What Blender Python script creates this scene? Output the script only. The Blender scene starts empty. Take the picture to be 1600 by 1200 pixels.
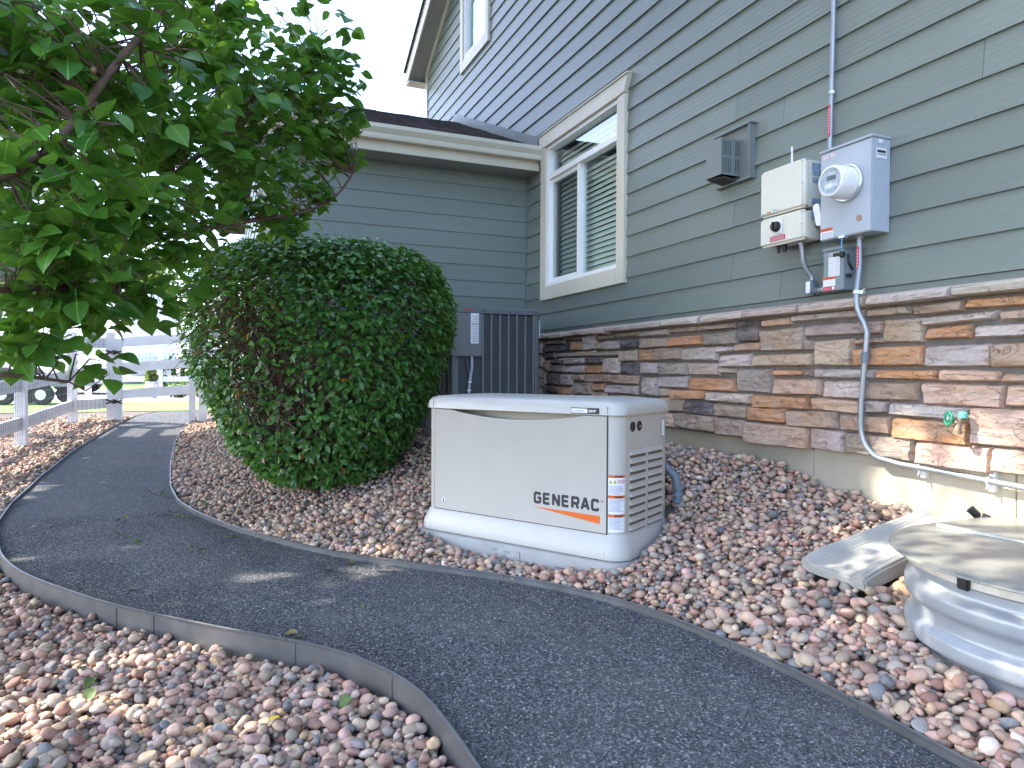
import bpy, bmesh, math, random
import numpy as np
from mathutils import Vector, Matrix, Euler, noise as mnoise

SC = bpy.context.scene
COL = SC.collection
R = math.radians
rng = np.random.default_rng(7)
random.seed(7)

# ---------------------------------------------------------------- camera, sky, sun, exposure
# world: +X runs along the house wall away from the camera, +Y to the left, wall face at Y = -2.75
CAM = Vector((0.0, 0.0, 0.93))
cam_d = bpy.data.cameras.new('camera'); cam = bpy.data.objects.new('camera', cam_d); COL.objects.link(cam)
YAW, PITCH, ROLL = -0.396258, 0.0154407, 0.00496736
_f = Vector((math.cos(YAW), math.sin(YAW), 0)); _r = Vector((math.sin(YAW), -math.cos(YAW), 0)); _u = Vector((0, 0, 1))
_f2 = _f*math.cos(PITCH) - _u*math.sin(PITCH); _u2 = _f*math.sin(PITCH) + _u*math.cos(PITCH)
_r2 = _r*math.cos(ROLL) + _u2*math.sin(ROLL); _u3 = -_r*math.sin(ROLL) + _u2*math.cos(ROLL)
cam.matrix_world = Matrix(((_r2.x, _u3.x, -_f2.x, CAM.x), (_r2.y, _u3.y, -_f2.y, CAM.y), (_r2.z, _u3.z, -_f2.z, CAM.z), (0, 0, 0, 1)))
cam_d.sensor_width = 36; cam_d.lens = 36*1083.55/1600; cam_d.clip_start = 0.05; cam_d.clip_end = 2000
SC.camera = cam

TO_SUN = Vector((0.30, 0.66, 0.69)).normalized()
world = bpy.data.worlds.new('World'); SC.world = world; world.use_nodes = True
wn = world.node_tree; wn.nodes.clear()
sky = wn.nodes.new('ShaderNodeTexSky'); sky.sky_type = 'NISHITA'; sky.sun_disc = False
sky.sun_elevation = math.asin(TO_SUN.z); sky.sun_rotation = math.atan2(TO_SUN.x, TO_SUN.y)
sky.altitude = 1700; sky.air_density = 0.9; sky.dust_density = 5.0; sky.ozone_density = 0.6
bg = wn.nodes.new('ShaderNodeBackground'); bg.inputs['Strength'].default_value = 0.15
wo = wn.nodes.new('ShaderNodeOutputWorld')
wn.links.new(sky.outputs[0], bg.inputs[0]); wn.links.new(bg.outputs[0], wo.inputs[0])
sun_d = bpy.data.lights.new('sun', 'SUN'); sun_d.energy = 2.0; sun_d.angle = R(0.55); sun_d.color = (1.0, 0.93, 0.82)
sun = bpy.data.objects.new('sun', sun_d); COL.objects.link(sun)
sun.rotation_euler = TO_SUN.to_track_quat('Z', 'Y').to_euler()
SC.cycles.max_bounces = 6; SC.cycles.diffuse_bounces = 3; SC.cycles.glossy_bounces = 2; SC.cycles.transmission_bounces = 4; SC.cycles.transparent_max_bounces = 8
SC.view_settings.view_transform = 'Standard'; SC.view_settings.look = 'None'
SC.view_settings.exposure = 2.85; SC.view_settings.gamma = 1.0; SC.view_settings.use_curve_mapping = False

# ---------------------------------------------------------------- helpers
def wm(o):
    m = Matrix.LocRotScale(o.location, o.rotation_euler, o.scale)
    if o.parent: m = wm(o.parent) @ o.matrix_parent_inverse @ m
    return m

def link(o, parent=None, world_space=True):
    COL.objects.link(o)
    if parent:
        o.parent = parent
        if world_space: o.matrix_parent_inverse = wm(parent).inverted()
    return o

def tag(o, label=None, cat=None, group=None, kind=None):
    if label: o['label'] = label
    if cat: o['category'] = cat
    if group: o['group'] = group
    if kind: o['kind'] = kind
    return o

def thing(name, loc, label, cat, rz=0.0, group=None):
    e = bpy.data.objects.new(name, None); e.location = loc; e.rotation_euler = (0, 0, rz)
    e.empty_display_size = 0.1
    COL.objects.link(e)
    return tag(e, label, cat, group)

class MB:
    def __init__(s): s.v = []; s.f = []
    def add(s, vs, fs):
        n = len(s.v); s.v.extend([tuple(v) for v in vs]); s.f.extend([tuple(i+n for i in f) for f in fs]); return s
    def box(s, x0, x1, y0, y1, z0, z1, M=None):
        vs = [Vector((x, y, z)) for z in (z0, z1) for y in (y0, y1) for x in (x0, x1)]
        if M: vs = [M @ v for v in vs]
        return s.add(vs, [(0, 2, 3, 1), (4, 5, 7, 6), (0, 1, 5, 4), (2, 6, 7, 3), (0, 4, 6, 2), (1, 3, 7, 5)])
    def hexa(s, p):   # 8 points: bottom 0-3 ccw, top 4-7
        return s.add(p, [(3, 2, 1, 0), (4, 5, 6, 7), (0, 1, 5, 4), (1, 2, 6, 5), (2, 3, 7, 6), (3, 0, 4, 7)])
    def prism(s, poly, fn, a, b):   # poly 2D, fn(u,v,w)->xyz
        n = len(poly)
        vs = [fn(u, v, a) for u, v in poly] + [fn(u, v, b) for u, v in poly]
        fs = [tuple(range(n))[::-1], tuple(range(n, 2*n))] + [(i, (i+1) % n, n+(i+1) % n, n+i) for i in range(n)]
        return s.add(vs, fs)
    def poly(s, pts): return s.add(pts, [tuple(range(len(pts)))])
    def tube(s, pts, r, n=8, cap=True):
        pts = [Vector(p) for p in pts]; k = len(pts)
        rs = r if isinstance(r, (list, tuple)) else [r]*k
        vs = []; up = None
        for i, p in enumerate(pts):
            d = (pts[min(i+1, k-1)] - pts[max(i-1, 0)]).normalized()
            if up is None: up = d.orthogonal().normalized()
            up = (up - d*up.dot(d)); up = up.normalized() if up.length > 1e-6 else d.orthogonal().normalized()
            w = d.cross(up)
            for j in range(n):
                a = 2*math.pi*j/n
                vs.append(p + (up*math.cos(a) + w*math.sin(a))*rs[i])
        fs = [(i*n+j, i*n+(j+1) % n, (i+1)*n+(j+1) % n, (i+1)*n+j) for i in range(k-1) for j in range(n)]
        if cap: fs += [tuple(range(n))[::-1], tuple(range((k-1)*n, k*n))]
        return s.add(vs, fs)
    def lathe(s, prof, origin, axis, n=20):   # prof [(r, h)] along axis
        o = Vector(origin); ax = Vector(axis).normalized(); u = ax.orthogonal().normalized(); w = ax.cross(u)
        vs = []
        for r, h in prof:
            for j in range(n):
                a = 2*math.pi*j/n; vs.append(o + ax*h + (u*math.cos(a) + w*math.sin(a))*r)
        k = len(prof)
        fs = [(i*n+j, i*n+(j+1) % n, (i+1)*n+(j+1) % n, (i+1)*n+j) for i in range(k-1) for j in range(n)]
        fs += [tuple(range(n))[::-1], tuple(range((k-1)*n, k*n))]
        return s.add(vs, fs)
    def loft(s, rings, cap=True):
        n = len(rings[0]); k = len(rings)
        vs = [p for r in rings for p in r]
        fs = [(i*n+j, i*n+(j+1) % n, (i+1)*n+(j+1) % n, (i+1)*n+j) for i in range(k-1) for j in range(n)]
        if cap: fs += [tuple(range(n))[::-1], tuple(range((k-1)*n, k*n))]
        return s.add(vs, fs)
    def build(s, name, mat, parent=None, world_space=True, smooth=None, bevel=0.0, seg=2, fix=True):
        me = bpy.data.meshes.new(name); me.from_pydata(s.v, [], s.f)
        if fix or bevel:
            bm = bmesh.new(); bm.from_mesh(me)
            if fix: bmesh.ops.recalc_face_normals(bm, faces=bm.faces)
            if bevel:
                es = [e for e in bm.edges if len(e.link_faces) == 2 and e.calc_face_angle(0) > R(25)]
                bmesh.ops.bevel(bm, geom=es, offset=bevel, segments=seg, affect='EDGES', clamp_overlap=True)
            bm.to_mesh(me); bm.free()
        if smooth is None and bevel: smooth = 40
        if smooth:
            me.polygons.foreach_set('use_smooth', [True]*len(me.polygons)); me.set_sharp_from_angle(angle=R(smooth))
        if mat: me.materials.append(mat)
        return link(bpy.data.objects.new(name, me), parent, world_space)

def rrect(hx, hy, r, n=6):   # rounded rectangle ring, ccw
    pts = []
    for cx, cy, a0 in ((hx-r, hy-r, 0), (-hx+r, hy-r, 90), (-hx+r, -hy+r, 180), (hx-r, -hy+r, 270)):
        for i in range(n+1):
            a = R(a0 + 90*i/n); pts.append((cx + r*math.cos(a), cy + r*math.sin(a)))
    return pts

def np_mesh(name, V, F, mat, parent=None, cols=None, smooth=True):
    V = np.asarray(V, np.float32); F = np.asarray(F, np.int32); k = F.shape[1]
    me = bpy.data.meshes.new(name)
    me.vertices.add(len(V)); me.vertices.foreach_set('co', V.ravel())
    me.loops.add(F.size); me.loops.foreach_set('vertex_index', F.ravel())
    me.polygons.add(len(F)); me.polygons.foreach_set('loop_start', np.arange(0, F.size, k, dtype=np.int32))
    me.polygons.foreach_set('loop_total', np.full(len(F), k, np.int32))
    if smooth: me.polygons.foreach_set('use_smooth', np.ones(len(F), bool))
    me.update(calc_edges=True)
    if cols is not None:
        a = me.attributes.new('Col', 'FLOAT_COLOR', 'POINT')
        c = np.ones((len(V), 4), np.float32); c[:, :3] = cols; a.data.foreach_set('color', c.ravel())
    me.materials.append(mat)
    o = bpy.data.objects.new(name, me)
    return link(o, parent)

def text_mesh(name, txt, size, mat, parent, M, bold=0.0, sx=1.0, shear=0.0, extrude=0.0006, align='LEFT', space=1.0):
    c = bpy.data.curves.new(name, 'FONT'); c.body = txt; c.size = size; c.offset = bold; c.shear = shear
    c.extrude = extrude; c.align_x = align; c.space_character = space; c.resolution_u = 3
    o = bpy.data.objects.new(name+'_c', c); COL.objects.link(o)
    dg = bpy.context.evaluated_depsgraph_get(); me = bpy.data.meshes.new_from_object(o.evaluated_get(dg))
    bpy.data.objects.remove(o); bpy.data.curves.remove(c)
    me.transform(M @ Matrix.Diagonal((sx, 1, 1, 1))); me.materials.clear(); me.materials.append(mat)
    me.name = name
    return link(bpy.data.objects.new(name, me), parent, False)

# ---------------------------------------------------------------- materials
def newmat(name):
    m = bpy.data.materials.new(name); m.use_nodes = True; nt = m.node_tree; nt.nodes.clear()
    out = nt.nodes.new('ShaderNodeOutputMaterial'); b = nt.nodes.new('ShaderNodeBsdfPrincipled')
    nt.links.new(b.outputs[0], out.inputs[0]); return m, nt, b, out

def N(nt, t, **k):
    n = nt.nodes.new(t)
    for a, v in k.items():
        if a.startswith('i_'):
            key = a[2:]; key = int(key) if key.isdigit() else key.replace('_', ' ')
            n.inputs[key].default_value = v
        else: setattr(n, a, v)
    return n

def mixc(nt, fac, a, b, mode='MIX'):
    n = nt.nodes.new('ShaderNodeMix'); n.data_type = 'RGBA'; n.blend_type = mode; n.clamp_factor = True
    for s, v in ((0, fac), (6, a), (7, b)):
        if isinstance(v, bpy.types.NodeSocket): nt.links.new(v, n.inputs[s])
        elif s == 0: n.inputs[0].default_value = v
        else: n.inputs[s].default_value = (*v, 1) if len(v) == 3 else v
    return n.outputs[2]

def ramp(nt, sock, stops):
    r = nt.nodes.new('ShaderNodeValToRGB'); nt.links.new(sock, r.inputs[0]); e = r.color_ramp.elements
    while len(e) < len(stops): e.new(0.5)
    for x, (p, v) in zip(e, stops):
        x.position = p; x.color = (v, v, v, 1) if not isinstance(v, tuple) else (*v, 1)
    return r.outputs[0]

def coords(nt, scale=(1, 1, 1), src='Object'):
    tc = nt.nodes.new('ShaderNodeTexCoord'); mp = nt.nodes.new('ShaderNodeMapping'); mp.inputs['Scale'].default_value = scale
    nt.links.new(tc.outputs[src], mp.inputs[0]); return mp.outputs[0]

def wcoords(nt, scale=(1, 1, 1)):
    g = nt.nodes.new('ShaderNodeNewGeometry'); mp = nt.nodes.new('ShaderNodeMapping'); mp.inputs['Scale'].default_value = scale
    nt.links.new(g.outputs['Position'], mp.inputs[0]); return mp.outputs[0]

def noise(nt, vec, scale, detail=4, rough=0.55):
    n = N(nt, 'ShaderNodeTexNoise'); n.inputs['Scale'].default_value = scale; n.inputs['Detail'].default_value = detail
    n.inputs['Roughness'].default_value = rough; nt.links.new(vec, n.inputs['Vector']); return n.outputs[0]

def bump(nt, b, h, strength, dist):
    n = N(nt, 'ShaderNodeBump'); n.inputs['Strength'].default_value = strength; n.inputs['Distance'].default_value = dist
    nt.links.new(h, n.inputs['Height'])
    nt.links.new(n.outputs[0], b.inputs['Normal']); return n

def mat(name, col, rough=0.5, metal=0.0, var=0.08, vscale=6.0, bmp=0.0, bscale=60.0, bdist=0.002, stain=None, sscale=2.0, samt=0.5, spec=0.5, stretch=(1, 1, 1), src='world'):
    m, nt, b, _ = newmat(name)
    vec = wcoords(nt, stretch) if src == 'world' else coords(nt, stretch)
    n1 = noise(nt, vec, vscale, 5)
    f = ramp(nt, n1, [(0.3, 0.0), (0.7, 1.0)])
    lo = tuple(max(0, c*(1-var)) for c in col); hi = tuple(min(1, c*(1+var)) for c in col)
    c = mixc(nt, f, lo, hi)
    if stain:
        n2 = noise(nt, vec, sscale, 6, 0.65); c = mixc(nt, ramp(nt, n2, [(0.45, 0.0), (0.72, samt)]), c, stain)
    nt.links.new(c, b.inputs['Base Color'])
    n3 = noise(nt, vec, vscale*2.3, 4)
    rr = N(nt, 'ShaderNodeMapRange'); rr.inputs[3].default_value = max(0.03, rough-0.08); rr.inputs[4].default_value = min(1, rough+0.08)
    nt.links.new(n3, rr.inputs[0]); nt.links.new(rr.outputs[0], b.inputs['Roughness'])
    b.inputs['Metallic'].default_value = metal; b.inputs['Specular IOR Level'].default_value = spec
    if bmp: bump(nt, b, noise(nt, vec, bscale, 6, 0.6), bmp, bdist)
    return m

def m_siding():
    m, nt, b, _ = newmat('painted_siding')
    oi = N(nt, 'ShaderNodeObjectInfo')
    add = N(nt, 'ShaderNodeVectorMath', operation='ADD'); g = nt.nodes.new('ShaderNodeNewGeometry')
    cmb = N(nt, 'ShaderNodeCombineXYZ'); mul = N(nt, 'ShaderNodeMath', operation='MULTIPLY'); mul.inputs[1].default_value = 37.0
    nt.links.new(oi.outputs['Random'], mul.inputs[0]); nt.links.new(mul.outputs[0], cmb.inputs[0]); nt.links.new(mul.outputs[0], cmb.inputs[2])
    nt.links.new(g.outputs['Position'], add.inputs[0]); nt.links.new(cmb.outputs[0], add.inputs[1])
    mp = N(nt, 'ShaderNodeMapping'); mp.inputs['Scale'].default_value = (1.1, 1.1, 26); nt.links.new(add.outputs[0], mp.inputs[0])
    grain = noise(nt, mp.outputs[0], 3.0, 7, 0.62)
    wv = N(nt, 'ShaderNodeTexWave'); wv.wave_type = 'BANDS'; wv.bands_direction = 'Z'; wv.inputs['Scale'].default_value = 1.6
    wv.inputs['Distortion'].default_value = 9.0; wv.inputs['Detail'].default_value = 4; wv.inputs['Detail Scale'].default_value = 0.7
    mp2 = N(nt, 'ShaderNodeMapping'); mp2.inputs['Scale'].default_value = (0.8, 0.8, 7); nt.links.new(add.outputs[0], mp2.inputs[0]); nt.links.new(mp2.outputs[0], wv.inputs[0])
    big = noise(nt, add.outputs[0], 0.8, 3)
    c = mixc(nt, ramp(nt, big, [(0.3, 0.0), (0.7, 1.0)]), (0.158, 0.189, 0.165), (0.182, 0.214, 0.188))
    tint = N(nt, 'ShaderNodeMapRange'); tint.inputs[3].default_value = 0.93; tint.inputs[4].default_value = 1.06; nt.links.new(oi.outputs['Random'], tint.inputs[0])
    c = mixc(nt, 1.0, c, N_gray(nt, tint.outputs[0]), 'MULTIPLY')
    c = mixc(nt, ramp(nt, grain, [(0.55, 0.0), (0.8, 0.16)]), c, (0.11, 0.135, 0.125))
    nt.links.new(c, b.inputs['Base Color']); b.inputs['Roughness'].default_value = 0.42; b.inputs['Specular IOR Level'].default_value = 0.45
    h = mixc(nt, 0.5, grain_rgb(nt, grain), wv.outputs[0])
    bump(nt, b, h, 0.55, 0.0022)
    return m
def N_gray(nt, s):
    c = N(nt, 'ShaderNodeCombineXYZ')
    for i in range(3): nt.links.new(s, c.inputs[i])
    return c.outputs[0]
grain_rgb = N_gray

def m_objcol(name, rough=0.75, spk=0.25, bmp=0.5, attr=False, kind='stone'):
    """colour comes from the piece itself (object colour or per-piece attribute), texture adds grain and veins"""
    m, nt, b, _ = newmat(name)
    if attr: a = N(nt, 'ShaderNodeAttribute'); a.attribute_name = 'Col'; base = a.outputs['Color']
    else: base = N(nt, 'ShaderNodeObjectInfo').outputs['Color']
    vec = wcoords(nt)
    if kind == 'stone':
        vs = wcoords(nt, (1, 1, 3.0))
        n1 = noise(nt, vs, 9, 7, 0.65); n2 = noise(nt, vec, 3.2, 4, 0.6); n3 = noise(nt, vec, 55, 5, 0.7)
        c = mixc(nt, ramp(nt, n1, [(0.42, 0.0), (0.70, 0.42)]), base, (0.55, 0.48, 0.43))
        c = mixc(nt, ramp(nt, n2, [(0.52, 0.0), (0.75, 0.55)]), c, (0.52, 0.27, 0.13))
        c = mixc(nt, ramp(nt, n1, [(0.20, 0.75), (0.40, 0.0)]), c, (0.11, 0.09, 0.08))
        wv = N(nt, 'ShaderNodeTexNoise'); wv.inputs['Scale'].default_value = 4.5; wv.inputs['Detail'].default_value = 5; wv.inputs['Distortion'].default_value = 1.2; nt.links.new(vs, wv.inputs['Vector'])
        crack = ramp(nt, wv.outputs[0], [(0.486, 0.0), (0.497, 0.5), (0.508, 0.0)])
        c = mixc(nt, crack, c, (0.10, 0.075, 0.06))
        c = mixc(nt, 0.5, c, ramp(nt, n3, [(0.3, 0.62), (0.7, 1.0)]), 'MULTIPLY')
        h = mixc(nt, 0.35, N_gray(nt, noise(nt, vs, 16, 8, 0.68)), N_gray(nt, noise(nt, vec, 90, 5, 0.7)))
        bump(nt, b, mixc(nt, crack, h, (0, 0, 0)), bmp, 0.016)
    else:
        n1 = noise(nt, vec, 60, 4, 0.6); n3 = noise(nt, vec, 320, 3, 0.7)
        c = mixc(nt, ramp(nt, n1, [(0.35, 0.0), (0.75, 0.25)]), base, (0.46, 0.38, 0.33))
        c = mixc(nt, 0.45, c, ramp(nt, n3, [(0.3, 0.55), (0.65, 1.0)]), 'MULTIPLY')
        bump(nt, b, n1, bmp, 0.004)
    nt.links.new(c, b.inputs['Base Color']); b.inputs['Roughness'].default_value = rough; b.inputs['Specular IOR Level'].default_value = 0.3
    return m

def m_leaf(name, c0, c1, trans=0.35, rough=0.38, attr=True, spec=0.5):
    m = bpy.data.materials.new(name); m.use_nodes = True; nt = m.node_tree; nt.nodes.clear()
    out = N(nt, 'ShaderNodeOutputMaterial'); b = N(nt, 'ShaderNodeBsdfPrincipled'); tr = N(nt, 'ShaderNodeBsdfTranslucent'); mx = N(nt, 'ShaderNodeMixShader')
    if attr: a = N(nt, 'ShaderNodeAttribute'); a.attribute_name = 'Col'; f = a.outputs['Fac']; 
    else: f = N(nt, 'ShaderNodeObjectInfo').outputs['Random']
    c = mixc(nt, f, c0, c1)
    vec = wcoords(nt); n1 = noise(nt, vec, 45, 3)
    if not attr:      # pale midrib and side veins on the single leaves
        tc = N(nt, 'ShaderNodeTexCoord'); sp = N(nt, 'ShaderNodeSeparateXYZ'); nt.links.new(tc.outputs['Object'], sp.inputs[0])
        ab = N(nt, 'ShaderNodeMath', operation='ABSOLUTE'); nt.links.new(sp.outputs[1], ab.inputs[0])
        mid = ramp(nt, ab.outputs[0], [(0.008, 0.75), (0.030, 0.0)])
        sv = N(nt, 'ShaderNodeMath', operation='MULTIPLY_ADD'); sv.inputs[1].default_value = -0.75; nt.links.new(ab.outputs[0], sv.inputs[0]); nt.links.new(sp.outputs[0], sv.inputs[2])
        fq = N(nt, 'ShaderNodeMath', operation='PINGPONG'); fq.inputs[1].default_value = 0.055; nt.links.new(sv.outputs[0], fq.inputs[0])
        side = ramp(nt, fq.outputs[0], [(0.0, 0.28), (0.010, 0.0)])
        c = mixc(nt, side, c, tuple(min(1, x*1.7+.01) for x in c1)); c = mixc(nt, mid, c, tuple(min(1, x*2.1+.02) for x in c1))
    c = mixc(nt, ramp(nt, n1, [(0.4, 0.0), (0.75, 0.35)]), c, tuple(x*0.55 for x in c0))
    if attr:   # autumn-coloured or dry leaves are stored with a strong red channel
        sep = N(nt, 'ShaderNodeSeparateColor'); nt.links.new(a.outputs['Color'], sep.inputs[0])
        gt = N(nt, 'ShaderNodeMath', operation='GREATER_THAN'); gt.inputs[1].default_value = 1.5; nt.links.new(sep.outputs[0], gt.inputs[0])
        gt2 = N(nt, 'ShaderNodeMath', operation='GREATER_THAN'); gt2.inputs[1].default_value = 2.5; nt.links.new(sep.outputs[0], gt2.inputs[0])
        c = mixc(nt, gt.outputs[0], c, (0.55, 0.30, 0.03)); c = mixc(nt, gt2.outputs[0], c, (0.16, 0.075, 0.035))
    nt.links.new(c, b.inputs['Base Color']); b.inputs['Roughness'].default_value = rough; b.inputs['Specular IOR Level'].default_value = spec
    ct = mixc(nt, 0.5, c, (0.22, 0.42, 0.03)); nt.links.new(ct, tr.inputs[0])
    mx.inputs[0].default_value = trans
    nt.links.new(b.outputs[0], mx.inputs[1]); nt.links.new(tr.outputs[0], mx.inputs[2]); nt.links.new(mx.outputs[0], out.inputs[0])
    return m

def m_glass(name, tint=(0.9, 0.95, 0.93), ior=1.6):
    m = bpy.data.materials.new(name); m.use_nodes = True; nt = m.node_tree; nt.nodes.clear()
    out = N(nt, 'ShaderNodeOutputMaterial'); t = N(nt, 'ShaderNodeBsdfTransparent'); g = N(nt, 'ShaderNodeBsdfGlossy'); mx = N(nt, 'ShaderNodeMixShader')
    t.inputs[0].default_value = (*tint, 1); g.inputs['Roughness'].default_value = 0.01; g.inputs[0].default_value = (0.95, 0.97, 1, 1)
    fr = N(nt, 'ShaderNodeFresnel'); g2 = N(nt, 'ShaderNodeNewGeometry')   # same index from both sides of the thin pane
    io = N(nt, 'ShaderNodeMath', operation='MULTIPLY_ADD'); io.inputs[1].default_value = 1/ior-ior; io.inputs[2].default_value = ior
    nt.links.new(g2.outputs['Backfacing'], io.inputs[0]); nt.links.new(io.outputs[0], fr.inputs[0])
    nt.links.new(fr.outputs[0], mx.inputs[0]); nt.links.new(t.outputs[0], mx.inputs[1]); nt.links.new(g.outputs[0], mx.inputs[2]); nt.links.new(mx.outputs[0], out.inputs[0])
    return m

M = {}
M['siding'] = m_siding()
M['siding_flat'] = mat('siding_backing', (0.150, 0.180, 0.166), 0.5, var=0.05)
M['dark'] = mat('dark_gap', (0.02, 0.02, 0.02), 0.9)
M['cream'] = mat('cream_trim_paint', (0.62, 0.58, 0.47), 0.45, var=0.05, vscale=3, bmp=0.15, bscale=90, stretch=(1, 1, 0.3), stain=(0.45, 0.42, 0.34), samt=0.25)
M['gutter'] = mat('gutter_paint', (0.60, 0.57, 0.46), 0.3, var=0.04, vscale=3)
M['soffit'] = mat('soffit_paint', (0.30, 0.30, 0.27), 0.6, var=0.04)
M['vinyl'] = mat('white_vinyl', (0.82, 0.82, 0.80), 0.3, var=0.03, vscale=4)
M['slat'] = mat('blind_slat', (0.82, 0.83, 0.77), 0.5, var=0.04)
M['glass'] = m_glass('window_glass')
M['screen'] = None
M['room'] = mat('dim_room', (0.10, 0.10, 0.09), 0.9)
M['stone'] = m_objcol('ledge_stone', 0.85, bmp=1.0)
M['mortar'] = mat('mortar', (0.165, 0.148, 0.132), 0.95, var=0.2, vscale=20, bmp=0.6, bscale=60, bdist=0.006)
M['cap'] = m_objcol('cap_stone', 0.85, bmp=0.7)
M['concrete'] = mat('foundation_concrete', (0.45, 0.40, 0.31), 0.85, var=0.12, vscale=2.5, bmp=0.35, bscale=70, bdist=0.004, stain=(0.50, 0.39, 0.20), sscale=1.3, samt=0.5, stretch=(1.2, 1.2, 0.5))
M['pebble'] = m_objcol('river_pebble', 0.7, bmp=0.25, kind='pebble')
M['pebbles'] = m_objcol('river_pebble_mass', 0.7, bmp=0.25, kind='pebble', attr=True)
STONES = \
"3830,4137,1184,1254,l;3505,3817,1193,1251,t;3159,3493,1187,1250,b;2964,3151,1110,1237,d;2753,2958,1187,1240,p;2293,2743,1193,1250,l;2080,2287,1186,1236,t;1846,2073,1184,1240,b;1538,1835,1185,1232,o;3844,4157,1108,1177,t;3456,3837,1108,1177,o;3160,3449,1101,1180,g;2667,2963,1051,1175,t;2217,2662,1115,1176,g;2019,2214,1070,1173,t;1720,2012,1138,1177,l;1520,1713,1135,1178,p;1812,2013,1074,1131,o;1537,1807,1073,1128,l;3981,4156,1018,1101,o;3675,3974,1017,1101,b;3334,3672,1013,1097,l;3177,3327,1057,1093,l;2953,3173,1053,1108,b;2601,2666,1047,1105,g;2367,2597,970,1101,t;2216,2360,1068,1100,b;2017,2362,966,1057,o;1744,2015,966,1056,l;1536,1740,960,1056,t;3945,4134,930,1011,l;3624,3939,927,1008,g;3311,3616,925,1001,l;3035,3307,969,1046,l;2600,3031,970,1037,t;3167,3302,930,965,t;2871,3157,827,960,g;2656,2865,922,956,o;2613,2651,920,958,g;2251,2607,914,962,l;1952,2244,907,959,o;1705,1945,906,953,p;1534,1698,906,944,t;3941,4133,784,910,l;3615,3935,840,916,l;3176,3603,830,913,o;2553,2870,822,908,p;2301,2549,818,905,l;2037,2294,818,900,b;1693,2026,808,899,p;1533,1683,816,901,p;3779,3914,782,834,t;3430,3774,767,831,o;3042,3425,762,824,l;2623,3026,747,820,o;2319,2612,750,818,p;2176,2306,754,818,g;1819,2170,752,812,l;3650,3894,687,775,t;3342,3638,677,765,d;3069,3335,680,758,b;2779,3063,673,754,o;2460,2774,663,750,t;2160,2446,667,746,b;1819,2151,650,745,o;1532,1814,662,808,p;3743,3885,583,681,p;3600,3738,586,684,t;3345,3595,578,679,t;3088,3334,573,677,t;2626,3082,547,671,p;2406,2621,560,668,l;2059,2401,562,662,g;1734,2051,553,657,p;1530,1727,560,663,t;5802,6063,1192,1269,d;5336,5792,1186,1267,b;4992,5327,1208,1259,g;4781,4986,1119,1251,l;4515,4776,1194,1248,b;4184,4508,1195,1255,t;5799,6083,1116,1185,d;5200,5792,1119,1179,d;4993,5193,1119,1201,o;4632,4775,1113,1182,t;4405,4627,1111,1180,l;4171,4401,1114,1179,d;5780,6044,1056,1109,d;5482,5773,1066,1112,d;4799,5475,1071,1112,t;4429,4792,1067,1104,t;4196,4422,1023,1103,t;5593,6006,950,1049,b;5386,5586,1012,1059,d;4956,5380,1010,1064,l;4667,4948,1008,1060,d;4421,4659,931,1054,l;5312,5586,940,1005,g;4948,5303,934,1002,l;4666,4942,934,999,o;4262,4414,930,1016,d;5675,6042,828,943,b;5378,5668,827,933,d;5184,5372,826,922,l;4960,5178,867,923,p;4531,4955,859,924,b;4190,4527,853,923,p;5690,6041,748,821,d;5429,5683,762,820,d;5182,5423,748,818,o;4840,5177,755,859,g;4647,4835,797,853,o;4187,4642,781,845,l;4622,4834,749,791,p;4406,4615,723,776,t;4188,4397,714,779,b;5438,6018,646,741,g;5137,5431,654,741,p;4839,5130,663,747,t;4474,4833,658,744,b;4191,4469,651,721,o;5497,6038,509,639,t;5052,5490,541,647,l;4662,5044,555,661,p;4191,4654,555,660,t"

def m_screen():
    m = bpy.data.materials.new('insect_screen'); m.use_nodes = True; nt = m.node_tree; nt.nodes.clear()
    out = N(nt, 'ShaderNodeOutputMaterial'); t = N(nt, 'ShaderNodeBsdfTransparent'); d = N(nt, 'ShaderNodeBsdfDiffuse'); mx = N(nt, 'ShaderNodeMixShader')
    d.inputs[0].default_value = (0.05, 0.055, 0.06, 1); mx.inputs[0].default_value = 0.14
    nt.links.new(t.outputs[0], mx.inputs[1]); nt.links.new(d.outputs[0], mx.inputs[2]); nt.links.new(mx.outputs[0], out.inputs[0]); return m
M['screen'] = m_screen()

def m_path():
    m, nt, b, _ = newmat('crushed_fines')
    vec = wcoords(nt)
    v = N(nt, 'ShaderNodeTexVoronoi'); v.inputs['Scale'].default_value = 150; nt.links.new(vec, v.inputs['Vector'])
    v2 = N(nt, 'ShaderNodeTexVoronoi'); v2.inputs['Scale'].default_value = 310; nt.links.new(vec, v2.inputs['Vector'])
    sep = N(nt, 'ShaderNodeSeparateColor'); nt.links.new(v.outputs['Color'], sep.inputs[0])
    c = ramp(nt, sep.outputs[0], [(0.0, (0.028, 0.031, 0.035)), (0.6, (0.088, 0.095, 0.102)), (0.93, (0.185, 0.192, 0.20)), (1.0, (0.40, 0.38, 0.36))])
    big = noise(nt, vec, 1.6, 5, 0.6)
    c = mixc(nt, ramp(nt, big, [(0.45, 0.0), (0.75, 0.4)]), c, (0.17, 0.16, 0.145))
    nt.links.new(c, b.inputs['Base Color']); b.inputs['Roughness'].default_value = 0.9; b.inputs['Specular IOR Level'].default_value = 0.25
    h = mixc(nt, 0.4, N_gray(nt, v.outputs['Distance']), N_gray(nt, v2.outputs['Distance']))
    bump(nt, b, h, 0.9, 0.006)
    return m
M['path'] = m_path()
M['soil'] = mat('bed_soil', (0.12, 0.09, 0.075), 0.95, var=0.3, vscale=25, bmp=0.6, bscale=80, bdist=0.01)
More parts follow.
